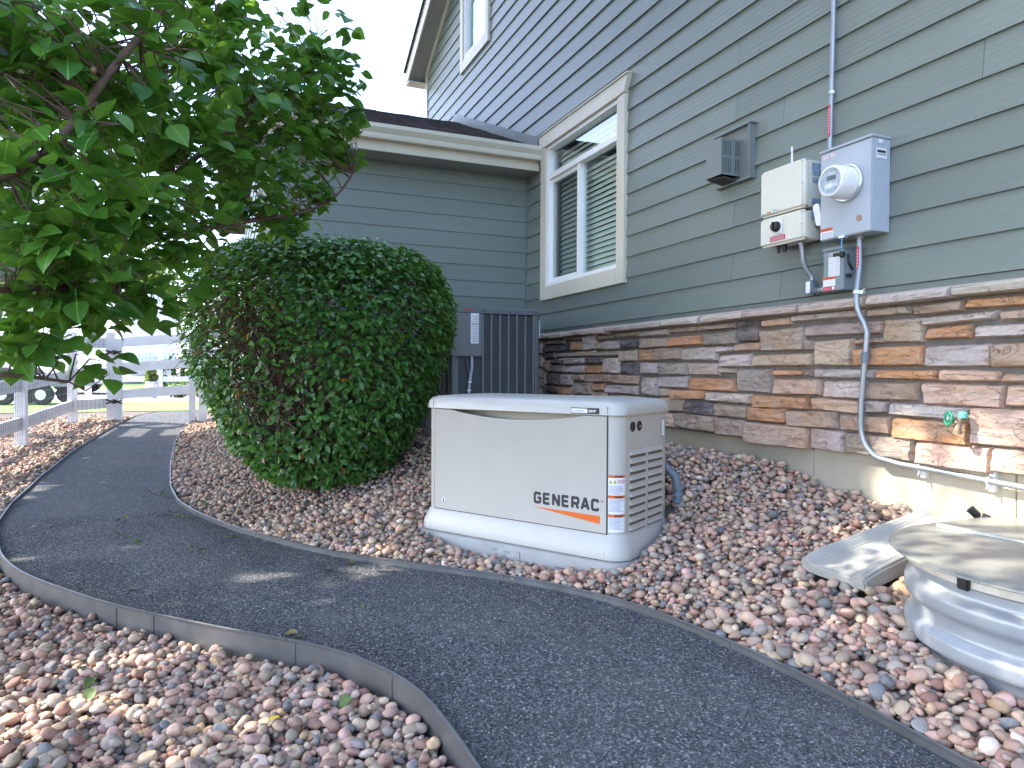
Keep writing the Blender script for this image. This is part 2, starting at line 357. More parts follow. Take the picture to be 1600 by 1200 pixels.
M['steel'] = mat('galvanised_edging', (0.20, 0.205, 0.21), 0.42, metal=0.75, var=0.18, vscale=7, stain=(0.20, 0.18, 0.16), sscale=5, samt=0.35)
M['grass'] = mat('lawn', (0.16, 0.28, 0.06), 0.9, var=0.25, vscale=8, bmp=0.5, bscale=60, bdist=0.02)
M['street'] = mat('pale_concrete', (0.48, 0.46, 0.43), 0.9, var=0.08, vscale=1.5)
M['asphalt'] = mat('asphalt', (0.16, 0.16, 0.16), 0.9, var=0.1, vscale=3)

# ---------------------------------------------------------------- the ground
RX = np.array([-4, 0.5, 1.301, 1.543, 1.926, 2.164, 2.383, 2.605, 2.827, 3.015, 3.259, 3.538, 3.917, 4.377, 4.918, 5.458, 6.2, 7.6, 9.2, 10.4, 11.5, 13.5])
RY = np.array([-1.5, -1.62, -1.639, -1.645, -1.606, -1.564, -1.505, -1.39, -1.25, -1.073, -0.833, -0.575, -0.329, -0.08, 0.142, 0.29, 0.385, 0.47, 0.52, 0.50, 0.40, 0.1])
LX = np.array([-4, 0.8, 1.4, 1.752, 1.891, 2.028, 2.231, 2.408, 2.537, 2.687, 2.899, 3.123, 3.338, 3.669, 3.905, 4.201, 5.0, 5.8, 7.2, 8.8, 10.4, 11.5, 13.5])
LY = np.array([-0.5, -0.52, -0.555, -0.548, -0.54, -0.517, -0.422, -0.306, -0.168, -0.006, 0.19, 0.402, 0.557, 0.783, 0.91, 1.032, 1.25, 1.36, 1.46, 1.50, 1.42, 1.28, 0.9])
def smooth_curve(X, Y, n=260):
    t = np.linspace(X[0], X[-1], n*4); y = np.interp(t, X, Y)
    k = np.hanning(31); k /= k.sum(); yp = np.pad(y, 15, mode='edge'); y2 = np.convolve(yp, k, 'valid')
    return t, y2
_rt, _ry = smooth_curve(RX, RY); _lt, _ly = smooth_curve(LX, LY)
def Redge(x): return np.interp(x, _rt, _ry)
def Ledge(x): return np.interp(x, _lt, _ly)
def rise(x): return 0.20*np.clip((np.asarray(x, float)-6)/5.2, 0, 1.15)**2
def sstep(t): t = np.clip(t, 0, 1); return t*t*(3-2*t)
def ground(x, y):
    x = np.asarray(x, float); y = np.asarray(y, float)
    Rr = Redge(x); Ll = Ledge(x); z = rise(x)
    d = np.clip((Rr - y)*0.85, 0, None)
    bank = 0.36*np.clip(d/1.15, 0, 1.1)**(1.05+0.55*sstep((x-2.3)/0.8))
    flat = np.exp(-(((x-3.30)/0.62)**2 + ((y+1.42)/0.50)**2)**1.6)
    bank = bank*(1-flat*0.93) - 0.034*flat
    dl = y - Ll
    drop = -0.085*(dl > 0)*sstep((5.6-x)/1.9)
    z = z + np.where(y < Rr, bank, 0) + np.where(dl > 0, drop, 0)
    inpath = (y >= Rr) & (y <= Ll)
    return np.where(inpath, z, z)

# one ground sheet to the horizon, fine near the camera
gx = np.unique(np.concatenate([np.linspace(-400, -6, 14), np.linspace(-6, 0.6, 24), np.linspace(0.6, 6, 150), np.linspace(6, 14, 90), np.linspace(14, 60, 30), np.linspace(60, 900, 14)]))
gy = np.unique(np.concatenate([np.linspace(-500, -6, 12), np.linspace(-6, -2.9, 12), np.linspace(-2.9, 2.6, 150), np.linspace(2.6, 12, 40), np.linspace(12, 500, 14)]))
GX, GY = np.meshgrid(gx, gy, indexing='ij'); GZ = ground(GX, GY)
inp = (GY > Redge(GX)-0.01) & (GY < Ledge(GX)+0.01) & (GX < 13)
GZ = GZ - np.where(inp, 0.10, 0.012)
nx, ny = GX.shape
idx = np.arange(nx*ny).reshape(nx, ny)
F = np.stack([idx[:-1, :-1], idx[1:, :-1], idx[1:, 1:], idx[:-1, 1:]], -1).reshape(-1, 4)
gnd = np_mesh('ground', np.stack([GX, GY, GZ], -1).reshape(-1, 3), F, M['soil'])
tag(gnd, 'brown soil under the river rock beds', kind='structure')

# crushed-stone path ribbon between the two edgings
px_ = np.concatenate([np.linspace(-3, 1.2, 25), np.linspace(1.2, 6, 160), np.linspace(6, 12.9, 90)])
W = 26; V = []
for x in px_:
    a, b_ = Redge(x)+0.004, Ledge(x)-0.004
    t = np.linspace(0, 1, W); y = a + (b_-a)*t
    zz = rise(x) - 0.012 + 0.004*np.sin(t*math.pi) + 0.003*np.array([mnoise.noise(Vector((x*3, q*3, 0))) for q in y])
    V.append(np.stack([np.full(W, x), y, zz], -1))
V = np.concatenate(V); idx = np.arange(len(V)).reshape(len(px_), W)
F = np.stack([idx[:-1, :-1], idx[1:, :-1], idx[1:, 1:], idx[:-1, 1:]], -1).reshape(-1, 4)
path = np_mesh('garden_path', V, F, M['path'])
tag(path, 'curving dark grey crushed stone path between steel edgings', kind='structure')
# loose grains lying on the near stretch of the path
n = 52000
xs = 1.0 + 4.2*rng.random(n)**1.6; ts = rng.random(n)
ys = Redge(xs)+0.012 + (Ledge(xs)-Redge(xs)-0.024)*ts
sz = rng.uniform(0.0018, 0.0042, n)*(1+0.25*(xs-1.2)/3)
oc = np.array([[1, 0, 0], [-1, 0, 0], [0, 1, 0], [0, -1, 0], [0, 0, 1], [0, 0, -1]], float)
of = np.array([[0, 2, 4], [2, 1, 4], [1, 3, 4], [3, 0, 4]])
ang = rng.random(n)*6.283; ca, sa = np.cos(ang), np.sin(ang)
P = oc[None]*np.stack([sz*rng.uniform(.8, 1.5, n), sz, sz*rng.uniform(.5, .9, n)], -1)[:, None, :]
P = P + rng.normal(0, 0.0006, P.shape)
P = np.stack([P[..., 0]*ca[:, None]-P[..., 1]*sa[:, None], P[..., 0]*sa[:, None]+P[..., 1]*ca[:, None], P[..., 2]], -1)
P += np.stack([xs, ys, rise(xs)-0.0095], -1)[:, None, :]
g = rng.random(n)
cl = np.where(g[:, None] < .8, np.array([.056, .062, .069])*rng.uniform(.4, 2.0, n)[:, None], np.where(g[:, None] < .985, np.array([.22, .22, .215])*rng.uniform(.7, 1.2, n)[:, None], np.array([.45, .43, .40])))
gr = np_mesh('stone_grains', P.reshape(-1, 3), (of[None]+6*np.arange(n)[:, None, None]).reshape(-1, 3), M['pebbles'], path, np.repeat(cl, 6, 0), smooth=False)
tag(gr, kind='stuff')

# beyond the gate: lawn, drive, street
def sheet(name, pts, m, label):
    mb = MB(); mb.poly(pts); o = mb.build(name, m, fix=False); return tag(o, label, kind='structure')
sheet('lawn', [(13.2, -3, .262), (17.5, -3, .262), (17.5, 14, .262), (13.2, 14, .262)], M['grass'], 'sunlit strip of lawn beyond the white gate')
sheet('driveway', [(17.5, -30, .266), (30, -30, .266), (30, 40, .266), (17.5, 40, .266)], M['street'], 'pale sunlit concrete drive beyond the fence')
sheet('far_lawn', [(30, -60, .264), (70, -60, .264), (70, 80, .264), (30, 80, .264)], M['grass'], 'green lawn on the far side of the drive')

# ---------------------------------------------------------------- the house
YW = -2.75
house = thing('house', (6.2, YW, 0.3), 'grey-green lap-sided house with cream trim and a ledgestone base', 'house')
EXP = 0.1527; Z0 = 1.327
XC = 6.205; XE = 9.83
RAKE_Z = 5.36; SLOPE = 0.5
WIN = (4.455, 5.755, 1.665, 3.01)     # rough opening of the big window
SW = (7.33, 8.12, 4.72, 5.9)         # rough opening of the upper window

wall = MB()
def wall_panel(x0, x1, z0, z1): wall.box(x0, x1, YW-0.16, YW-0.012, z0, z1)
wall_panel(-4, WIN[0], 1.29, 6.6); wall_panel(WIN[1], SW[0], 1.29, 6.6); wall_panel(WIN[0], WIN[1], 1.29, WIN[2]); wall_panel(WIN[0], WIN[1], WIN[3], 6.6)
wall_panel(SW[0], SW[1], 1.29, SW[2]); wall_panel(SW[0], SW[1], SW[3], 6.3); wall_panel(SW[1], XE-0.02, 1.29, 5.45)
mw = wall.build('side_wall', M['siding_flat'], house)

def board(parent, x0, x1, z, face, h=EXP, top=None):
    """one lap board: thick proud butt at the bottom, tucked under the next one at the top"""
    ov = 0.02; t = 0.0160
    prof = [(-0.010, z), (t, z), (0.0015, z+h+ov), (-0.010, z+h+ov)] if top is None else [(-0.010, z), (t, z), (t-0.011*(top-z)/(h+ov), top), (-0.010, top)]
    mb = MB()
    if face == 'main': mb.prism(prof, lambda u, v, w: (w, YW+u-0.002, v), x0, x1)
    elif face == 'side': mb.prism(prof, lambda u, v, w: (w, -0.30+u-0.002, v), x0, x1)
    else: mb.prism(prof, lambda u, v, w: (XC-u+0.002, w, v), x0, x1)
    return mb.build('siding_board', M['siding'], parent)

def pieces(x0, x1, k, length=3.66, seed=0):
    r = random.Random(k*31+seed); off = r.uniform(0.6, length-0.4)
    cuts = [x0]; c = x0 + off
    while c < x1-0.35: cuts.append(c); c += length
    cuts.append(x1); return list(zip(cuts[:-1], cuts[1:]))
# butt joints seen in the photograph, course -> X
JOINTS = {0: [2.86], 1: [3.24], 2: [7.0], 3: [3.23], 7: [3.22, 6.9], 8: [6.4], 6: [2.85], 10: [2.79], 9: [3.2], 12: [7.3], 14: [6.7], 16: [7.55], 18: [7.9]}
nc = int((6.5-Z0)/EXP)
for k in range(nc):
    z = Z0 + k*EXP
    xmax = XE-0.09 if z < RAKE_Z-0.1 else XE-0.09-(z-(RAKE_Z-0.1))/SLOPE
    spans = [(-4.0, xmax)]
    for (a, b_, c0, c1) in (WIN, SW):
        if z+EXP > c0-0.02 and z < c1+0.01:
            spans = [q for s in spans for q in ((s[0], min(s[1], a-0.02)), (max(s[0], b_+0.02), s[1])) if q[1]-q[0] > 0.05]
    if z < 4.2:   # the garage roof and wall close off the wall behind them
        lim = 8.4 if z > 3.05 else XC-0.01
        if z > 3.05: lim = None
        else: spans = [(a, min(b_, XC-0.016)) for a, b_ in spans if a < XC-0.1]
    for a, b_ in spans:
        js = [j for j in JOINTS.get(k, []) if a+0.1 < j < b_-0.1]
        if not js and b_-a > 3.8 : js = [q[1] for q in pieces(a, b_, k)[:-1] if q[1] < 2.0 or q[1] > 6.3]
        cuts = [a]+sorted(js)+[b_]
        for q0, q1 in zip(cuts[:-1], cuts[1:]):
            board(mw, q0+0.0012, q1-0.0012, z+random.uniform(-.0008, .0008), 'main')
MB().box(-4, XC-0.016, YW-0.012, YW+0.004, 1.29, Z0-0.003).build('starter_strip', M['siding_flat'], mw)
MB().box(XE-0.09, XE, YW-0.03, YW+0.022, 3.9, 5.55).build('corner_board', M['cream'], house, bevel=0.002)
MB().box(XE-0.001, XE+0.02, YW-0.09, YW+0.022, 3.9, 5.50).build('corner_board', M['cream'], house, bevel=0.002)
MB().box(XE-0.03, XE-0.005, -9, YW-0.05, 0.2, 5.4).build('rear_wall', M['siding_flat'], house)
# rake: barge board, soffit and shingle edge of the gable
def rk(x): return RAKE_Z + (10.05-x)*SLOPE
RK0, RK1 = 10.05, 4.6
OV = 0.25
def along(poly, x0, x1, fn): return fn
mb = MB()
mb.hexa([(RK0, YW+OV-0.022, rk(RK0)-0.22), (RK1, YW+OV-0.022, rk(RK1)-0.22), (RK1, YW+OV, rk(RK1)-0.22), (RK0, YW+OV, rk(RK0)-0.22),
         (RK0, YW+OV-0.022, rk(RK0)), (RK1, YW+OV-0.022, rk(RK1)), (RK1, YW+OV, rk(RK1)), (RK0, YW+OV, rk(RK0))]); mb.build('barge_board', M['cream'], house, bevel=0.002)
mb = MB(); mb.hexa([(RK0-.02, YW-0.02, rk(RK0)-0.19), (RK1, YW-0.02, rk(RK1)-0.19), (RK1, YW+OV-0.024, rk(RK1)-0.19), (RK0-.02, YW+OV-0.024, rk(RK0)-0.19),
         (RK0-.02, YW-0.02, rk(RK0)-0.17), (RK1, YW-0.02, rk(RK1)-0.17), (RK1, YW+OV-0.024, rk(RK1)-0.17), (RK0-.02, YW+OV-0.024, rk(RK0)-0.17)]); mb.build('soffit', M['soffit'], house)
mb = MB(); mb.hexa([(XE-0.09, YW+0.006, rk(XE-0.09)-0.31), (RK1, YW+0.006, rk(RK1)-0.31), (RK1, YW+0.028, rk(RK1)-0.31), (XE-0.09, YW+0.028, rk(XE-0.09)-0.31),
         (XE-0.09, YW+0.006, rk(XE-0.09)-0.195), (RK1, YW+0.006, rk(RK1)-0.195), (RK1, YW+0.028, rk(RK1)-0.195), (XE-0.09, YW+0.028, rk(XE-0.09)-0.195)]); mb.build('frieze_board', M['cream'], house)
MB().box(RK0-.16, RK0, YW-0.5, YW+OV+0.001, RAKE_Z-0.225, RAKE_Z-0.20).box(RK0-0.001, RK0+0.02, YW-3, YW+OV+0.002, RAKE_Z-0.225, RAKE_Z-0.005).build('eave_return', M['cream'], house, bevel=0.002)
M['shingle'] = mat('asphalt_shingle', (0.085, 0.066, 0.066), 0.95, var=0.35, vscale=14, bmp=0.7, bscale=200, bdist=0.004)
mb = MB(); mb.hexa([(RK0+.05, YW-4, rk(RK0+.05)), (RK1, YW-4, rk(RK1)), (RK1, YW+OV+0.03, rk(RK1)), (RK0+.05, YW+OV+0.03, rk(RK0+.05)),
         (RK0+.05, YW-4, rk(RK0+.05)+.03), (RK1, YW-4, rk(RK1)+.03), (RK1, YW+OV+0.03, rk(RK1)+.03), (RK0+.05, YW+OV+0.03, rk(RK0+.05)+.03)])
main_roof = mb.build('roof', M['shingle'], house)

# garage bump-out: wall across the view, eave, gutter, roof
GY1 = -0.30
gw = MB().box(XC+0.012, XC+0.15, YW-0.01, GY1-0.012, 0.2, 3.0).box(XC+0.15, XE+1.0, GY1-0.15, GY1-0.012, 0.2, 3.0).build('garage_wall', M['siding_flat'], house)
for k in range(-11, 6):
    z = 1.951 + k*0.1488
    board(gw, YW+0.022, GY1-0.095, z, 'garage', h=0.1488, top=min(z+0.169, 2.822))
    board(gw, XC+0.095, XE+1.0, z, 'side', h=0.1488, top=min(z+0.169, 2.822))
MB().box(XC-0.016, XC+0.014, YW-0.004, YW+0.02, 1.29, 2.83).build('inside_corner_trim', M['siding_flat'], house)
MB().box(XC-0.02, XC+0.09, GY1-0.09, GY1+0.018, 0.2, 2.82).build('corner_board', M['cream'], house, bevel=0.002)
EX = 5.90; GL = 0.02
MB().box(EX, EX+0.022, YW+0.015, GL, 2.815, 3.0).build('fascia', M['cream'], house, bevel=0.002)
MB().box(EX+0.022, XC+0.02, YW+0.002, GL, 2.824, 2.836).build('eave_soffit', M['soffit'], house)
# K-style gutter profile
prof = [(0, 0.0), (-0.005, -0.11), (-0.075, -0.112), (-0.082, -0.095), (-0.084, -0.070), (-0.100, -0.052), (-0.116, -0.030), (-0.118, 0.0), (-0.104, 0.004), (-0.103, -0.006), (-0.110, -0.010), (-0.090, -0.055), (-0.072, -0.102), (-0.010, -0.102), (-0.008, 0.0)]
gt = MB(); gt.prism(prof, lambda u, v, w: (EX-0.001+u, w, 3.008+v), YW+0.012, GL+0.02); gt.build('gutter', M['gutter'], house, smooth=30)
MB().prism([(0, 0.0), (-0.005, -0.11), (-0.075, -0.112), (-0.084, -0.070), (-0.116, -0.030), (-0.118, 0.0)], lambda u, v, w: (EX-0.001+u, w, 3.008+v), YW+0.010, YW+0.0125).build('gutter_end_cap', M['gutter'], house)
RX0, RZ0, RX1, RZ1 = EX-0.03, 3.005, 8.50, 4.125
groof = MB(); groof.hexa([(RX0, YW, RZ0-.03), (RX1, YW, RZ1-.03), (RX1, GL+.03, RZ1-.03), (RX0, GL+.03, RZ0-.03), (RX0, YW, RZ0), (RX1, YW, RZ1), (RX1, GL+.03, RZ1), (RX0, GL+.03, RZ0)])
groof.hexa([(RX1, YW, RZ1-.03), (2*RX1-RX0, YW, RZ0-.03), (2*RX1-RX0, GL+.03, RZ0-.03), (RX1, GL+.03, RZ1-.03), (RX1, YW, RZ1), (2*RX1-RX0, YW, RZ0), (2*RX1-RX0, GL+.03, RZ0), (RX1, GL+.03, RZ1)])
roof = groof.build('roof', M['shingle'], house)
sh = MB(); r = random.Random(3); nrow = 20
L = math.hypot(RX1-RX0, RZ1-RZ0); dx, dz = (RX1-RX0)/L, (RZ1-RZ0)/L
for i in range(nrow):
    s0 = L*i/nrow; y = YW+0.03 + r.uniform(-.2, 0)
    while y < GL+.03:
        w = r.uniform(0.11, 0.33); y1 = min(y+w-0.004, GL+.035); a0 = max(y, YW+0.012); th = r.choice((0.006, 0.011, 0.015)); s1 = s0 + L/nrow + 0.02; s_ = s0 - r.choice((0, 0, 0.018))
        if y1-a0 > 0.01:
            def pt(s, yy, h): return (RX0+dx*s-dz*h, yy, RZ0+dz*s+dx*h)
            sh.hexa([pt(s_, a0, .001), pt(s1, a0, .001), pt(s1, y1, .001), pt(s_, y1, .001), pt(s_, a0, th+.004), pt(s1, a0, .003), pt(s1, y1, .003), pt(s_, y1, th+.004)])
        y += w
tag(sh.build('shingles', M['shingle'], roof), kind='stuff')
MB().prism([(0, 0), (0.012, 0), (0.012, 0.10), (0, 0.10)], lambda u, v, w: (RX0+dx*w, YW+0.013+u, RZ0+dz*w+0.012+v), 0.05, L).build('step_flashing', M['siding_flat'], roof)
MB().box(XC+0.2, 2*RX1-XC-0.2, GY1-0.1, GY1-0.02, 2.8, 3.02).build('gable_infill', M['siding_flat'], house)

# stone base: mortar bed, single stones, cap course, foundation
ven = MB().box(-4, XC-0.01, YW-0.10, YW+0.018, 0.572, 1.286).build('stone_veneer', M['mortar'], house)
PAL = {'t': (.50, .375, .275), 'o': (.56, .285, .135), 'g': (.36, .29, .24), 'd': (.105, .092, .09), 'l': (.56, .465, .41), 'b': (.43, .295, .21), 'p': (.60, .40, .285)}
def stone(x0, x1, z0, z1, col, parent, ybase, depth, name='stone', rough=1.0, seed=0, matl=None, roundtop=False):
    r = random.Random(seed); w, h = x1-x0, z1-z0
    nu = max(8, min(28, int(w/0.013)+4)); nv = max(6, min(15, int(h/0.010)+4))
    e = 0.009
    us = [0, e*.35/w, e/w] + [e/w + (1-2*e/w)*i/(nu-1) for i in range(1, nu-1)] + [1-e/w, 1-e*.35/w, 1]
    vs_ = [0, e*.35/h, e/h] + [e/h + (1-2*e/h)*i/(nv-1) for i in range(1, nv-1)] + [1-e/h, 1-e*.35/h, 1]
    sk = [r.uniform(-.006, .006) for _ in range(4)]; sx = [r.uniform(-.008, .008) for _ in range(4)]
    tilt = r.uniform(-.006, .006)*rough; tiltv = r.uniform(-.004, .003)*rough; so = r.uniform(0, 100)
    pl = [(r.uniform(-1, 1), r.uniform(-.4, 1), r.uniform(-.1, .35)) for _ in range(4)]
    V = []; F = []
    for j, v in enumerate(vs_):
        for i, u in enumerate(us):
            zz = z0 + v*h + (sk[0]*(1-u)+sk[1]*u)*(1-v) + (sk[2]*(1-u)+sk[3]*u)*v
            xx = x0 + u*w + (sx[0]*(1-v)+sx[1]*v)*(1-u) + (sx[2]*(1-v)+sx[3]*v)*u
            p = Vector((xx*7+so, zz*16, so))
            d = depth + tilt*(u-.5)*2 + tiltv*(v-.5)*2
            d += rough*(0.006*mnoise.noise(p) + 0.0050*mnoise.noise(p*2.7) + 0.0040*mnoise.noise(p*6.1) + 0.008*abs(mnoise.noise(Vector((xx*4+so, zz*34+xx*3, so+9)))))
            for (a, b_, c_) in pl[:2]:          # broken facets
                t_ = a*(u-.5) + b_*(v-.5)*.6 - c_; d -= max(0, t_)*0.016*rough
            eu = min(u, 1-u)*w; ev = min(v, 1-v)*h; ee = min(eu, ev)
            if roundtop: d -= 0.02*max(0, (v-.55)/.45)**2
            d *= min(1, (ee/e))**0.45 if ee < e else 1
            wob = 0.0032*mnoise.noise(Vector((xx*45, zz*45, so)))*rough
            zz += wob if ee < e else 0; xx += wob if ee < e else 0
            V.append((xx, ybase + d, zz))
    n = len(us)
    for j in range(len(vs_)-1):
        for i in range(n-1): F.append((j*n+i, j*n+i+1, (j+1)*n+i+1, (j+1)*n+i))
    mb = MB(); mb.add(V, [f[::-1] for f in F])
    o = mb.build(name, matl or M['stone'], parent, smooth=48, fix=False)
    c = PAL[col] if isinstance(col, str) else col; q = r.uniform(.94, 1.22)
    o.color = (c[0]*q*r.uniform(.95, 1.05), c[1]*q, c[2]*q*r.uniform(.94, 1.06), 1)
    return o
base = [tuple(s.split(',')) for s in STONES.split(';')]
base = [(int(a)/1000, int(b_)/1000, int(c)/1000, int(d)/1000, e) for a, b_, c, d, e in base]
# the same ledgestone goes on beyond both ends of the traced stretch
r = random.Random(11)
def fill(x0, x1, zlo=0.570, zhi=1.225):
    z = zhi
    while z > zlo+0.03:
        h = min(r.choice((.05, .065, .08, .10, .12)), z-zlo)
        if z-h-zlo < 0.035: h = z-zlo
        x = x0
        while x < x1-0.02:
            w = min(r.uniform(.10, .38), x1-x)
            if x1-(x+w) < 0.07: w = x1-x
            base.append((x+0.004, x+w-0.004, z-h+0.004, z-0.004, r.choice('ttolbpgl'))); x += w
        z -= h
fill(-1.2, 1.515); fill(5.74, 6.17)
for i, (x0, x1, z0, z1, c) in enumerate(base):
    if x1 < 5.75 and x0 > 5.62: pass
    x0 = max(x0, 1.52) if x1 > 1.52 else x0
    if x0 > 5.0 and x1 > 5.735 and i < 125: x1 = 5.735
    if x1-x0 < 0.03: continue
    if z1 > 1.232: z1 = 1.232
    stone(x0+0.0005, x1-0.0005, z0+0.0005, z1-0.0005, c, ven, YW+0.004, random.Random(i).uniform(.042, .054), seed=i)
caps = [6.17, 5.60, 5.28, 4.96, 4.582, 4.241, 3.835, 3.443, 3.051, 2.662, 2.27, 1.879, 1.40, 0.9, 0.45, 0.0, -0.5]
for i in range(len(caps)-1):
    o = stone(caps[i+1]+0.003, caps[i]-0.003, 1.236, 1.288, (.50, .41, .33), ven, YW+0.004, 0.088, 'cap_stone', 0.7, 900+i, M['cap'], True)
    x0, x1 = caps[i+1]+0.003, caps[i]-0.003
    mb = MB(); mb.hexa([(x0, YW+0.005, 1.2885), (x1, YW+0.005, 1.2885), (x1, YW+0.072, 1.280), (x0, YW+0.072, 1.280), (x0, YW+0.005, 1.297), (x1, YW+0.005, 1.297), (x1, YW+0.068, 1.2845), (x0, YW+0.068, 1.2845)])
    t = mb.build('cap_bed', M['cap'], o); t.color = o.color
fd = MB(); x = -4.0
for x1 in (-1.2, 0.6, 1.67, 2.64, 3.9, 6.19):
    fd.box(x+0.002, x1-0.002, YW-0.2, YW-0.010, -0.2, 0.575); x = x1
fd.build('foundation', M['concrete'], house, bevel=0.003)

# big window
win = MB()
XL, XR_, ZB, ZT = 5.83, 4.385, 1.60, 2.965
yt = YW+0.012; ytf = YW+0.036
tr = bpy.data.objects.new('window', None); tr.location = (5.1, YW, 1.6); link(tr, house)
MB().box(XR_, XR_+0.105, yt-.03, ytf, ZB, 2.985).build('side_casing', M['cream'], tr, bevel=0.002)
MB().box(XL-0.105, XL, yt-.03, ytf, ZB, 2.985).build('side_casing', M['cream'], tr, bevel=0.002)
MB().box(XR_+0.106, XL-0.106, yt-.03, ytf-.001, ZB, 1.722).build('sill_casing', M['cream'], tr, bevel=0.002)
MB().prism([(XR_, 2.987), (XL, 2.987), (XL+0.035, 3.105), (XR_-0.055, 3.105)], lambda u, v, w: (u, w, v), yt-.03, ytf+0.008).build('head_casing', M['cream'], tr, bevel=0.002)
MB().box(XR_-0.06, XL+0.04, yt-.03, ytf+0.018, 3.106, 3.116).build('drip_cap', M['cream'], tr)
fx0, fx1, fz0, fz1 = 4.492, 5.724, 1.724, 2.984
def frame(parent, name, x0, x1, z0, z1, w, y0, y1, m=M['vinyl']):
    mb = MB(); mb.box(x0, x1, y0, y1, z0, z0+w); mb.box(x0, x1, y0, y1, z1-w, z1); mb.box(x0, x0+w, y0+.0005, y1-.0005, z0+w, z1-w); mb.box(x1-w, x1, y0+.0005, y1-.0005, z0+w, z1-w)
    return mb.build(name, m, parent)
frame(tr, 'frame', fx0, fx1, fz0, fz1, 0.030, YW-0.06, YW+0.018)
MB().box(fx0+.03, fx1-.03, YW-.058, YW+.012, 2.685, 2.735).build('transom_bar', M['vinyl'], tr, bevel=0.003)
MB().box(5.125, 5.165, YW-.058, YW+.006, fz0+.03, 2.685).build('mullion', M['vinyl'], tr, bevel=0.003)
sash = frame(tr, 'sash', 5.167, fx1-.032, fz0+.032, 2.683, 0.035, YW-.05, YW-.012)
MB().box(5.20, fx1-.066, YW-.016, YW-.0145, fz0+.066, 2.65).build('insect_screen', M['screen'], tr)
MB().box(5.20, fx1-.066, YW-.036, YW-.034, fz0+.066, 2.65).build('pane', M['glass'], tr)
MB().box(fx0+.031, 5.124, YW-.036, YW-.034, fz0+.031, 2.684).build('pane', M['glass'], tr)
MB().box(fx0+.031, fx1-.031, YW-.034, YW-.032, 2.736, fz1-.031).build('pane', M['glass'], tr)
for i in range(27):
    z = 1.762 + i*0.0445
    if 2.67 < z < 2.75: continue
    mb = MB(); a = R(58)
    for seg in range(3):
        pass
    c, s = math.cos(a)*.025, math.sin(a)*.025
    mb.hexa([(4.53, YW-.115-c, z+s-.0015), (5.69, YW-.115-c, z+s-.0015), (5.69, YW-.115+c, z-s-.0015), (4.53, YW-.115+c, z-s-.0015),
             (4.53, YW-.115-c, z+s+.0015), (5.69, YW-.115-c, z+s+.0015), (5.69, YW-.115+c, z-s+.0015), (4.53, YW-.115+c, z-s+.0015)])
    mb.build('slat', M['slat'], tr)
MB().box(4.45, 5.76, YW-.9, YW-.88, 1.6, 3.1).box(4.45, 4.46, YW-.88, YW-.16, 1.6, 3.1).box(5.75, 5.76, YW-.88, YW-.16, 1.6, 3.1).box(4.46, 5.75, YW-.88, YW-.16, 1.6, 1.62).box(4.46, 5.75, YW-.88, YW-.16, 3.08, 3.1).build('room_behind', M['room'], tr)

# upper window
tw = bpy.data.objects.new('window', None); tw.location = (7.7, YW, 4.6); link(tw, house)
MB().box(7.235, 7.335, YW-.02, YW+.036, 4.61, 6.0).build('side_casing', M['cream'], tw, bevel=.002)
MB().box(8.11, 8.21, YW-.02, YW+.036, 4.61, 6.0).build('side_casing', M['cream'], tw, bevel=.002)
MB().box(7.336, 8.109, YW-.02, YW+.035, 4.61, 4.735).build('sill_casing', M['cream'], tw, bevel=.002)
MB().box(7.20, 8.245, YW-.02, YW+.044, 6.001, 6.12).build('head_casing', M['cream'], tw, bevel=.002)
frame(tw, 'frame', 7.337, 8.108, 4.737, 5.999, .05, YW-.06, YW+.018)
MB().box(7.388, 8.057, YW-.036, YW-.034, 4.788, 5.948).build('pane', M['glass'], tw)
MB().box(7.37, 8.08, YW-.15, YW-.14, 4.75, 5.98).build('blind', M['slat'], tw)

# ---------------------------------------------------------------- standby generator
M['bisque'] = mat('bisque_powder_coat', (0.46, 0.43, 0.38), 0.38, var=0.03, vscale=5, bmp=0.08, bscale=400, bdist=0.0006, src='obj', stain=(0.40, 0.36, 0.30), samt=0.10, sscale=2)
M['bisque_lt'] = mat('bisque_moulding', (0.475, 0.455, 0.415), 0.38, var=0.03, vscale=5, bmp=0.08, bscale=300, bdist=0.0006, src='obj', stain=(0.45, 0.42, 0.37), samt=0.12, sscale=3)
M['seam'] = mat('seam_line', (.25, .235, .21), .6)
M['black'] = mat('black_plastic', (0.015, 0.015, 0.017), 0.4)
M['white'] = mat('white_label', (0.75, 0.75, 0.76), 0.4, var=0.02)
M['orange'] = mat('orange_print', (0.66, 0.125, 0.012), 0.4, var=0.02)
M['red'] = mat('red_label', (0.52, 0.028, 0.05), 0.4, var=0.03)
M['yellow'] = mat('yellow_print', (0.72, 0.50, 0.03), 0.4)
M['greyink'] = mat('grey_print', (0.33, 0.33, 0.38), 0.5)
M['ink'] = mat('black_print', (0.022, 0.022, 0.028), 0.5)
M['padc'] = mat('composite_pad', (0.335, 0.335, 0.325), 0.85, var=0.12, vscale=5, bmp=0.3, bscale=90, bdist=0.002, stain=(0.30, 0.25, 0.20), samt=0.45, sscale=4, src='obj')
GP = (3.313, -1.570); GA = math.atan2(-0.523, -0.852)
gen = thing('standby_generator', (*GP, 0.088), 'bisque standby generator with black and orange lettering on a low pad', 'generator', GA)
pad = thing('generator_pad', (*GP, 0.0), 'grey composite pad under the standby generator', 'pad', GA)
def ring(hx, hy, r, z, n=7): return [(x, y, z) for x, y in rrect(hx, hy, r, n)]
HL, HW = 0.588, 0.272
mb = MB(); mb.loft([ring(.638, .325, .085, -.10), ring(.636, .323, .085, .060), ring(.628, .315, .08, .080), ring(.616, .303, .07, .0855)]); mb.build('slab', M['padc'], pad, False, smooth=35)
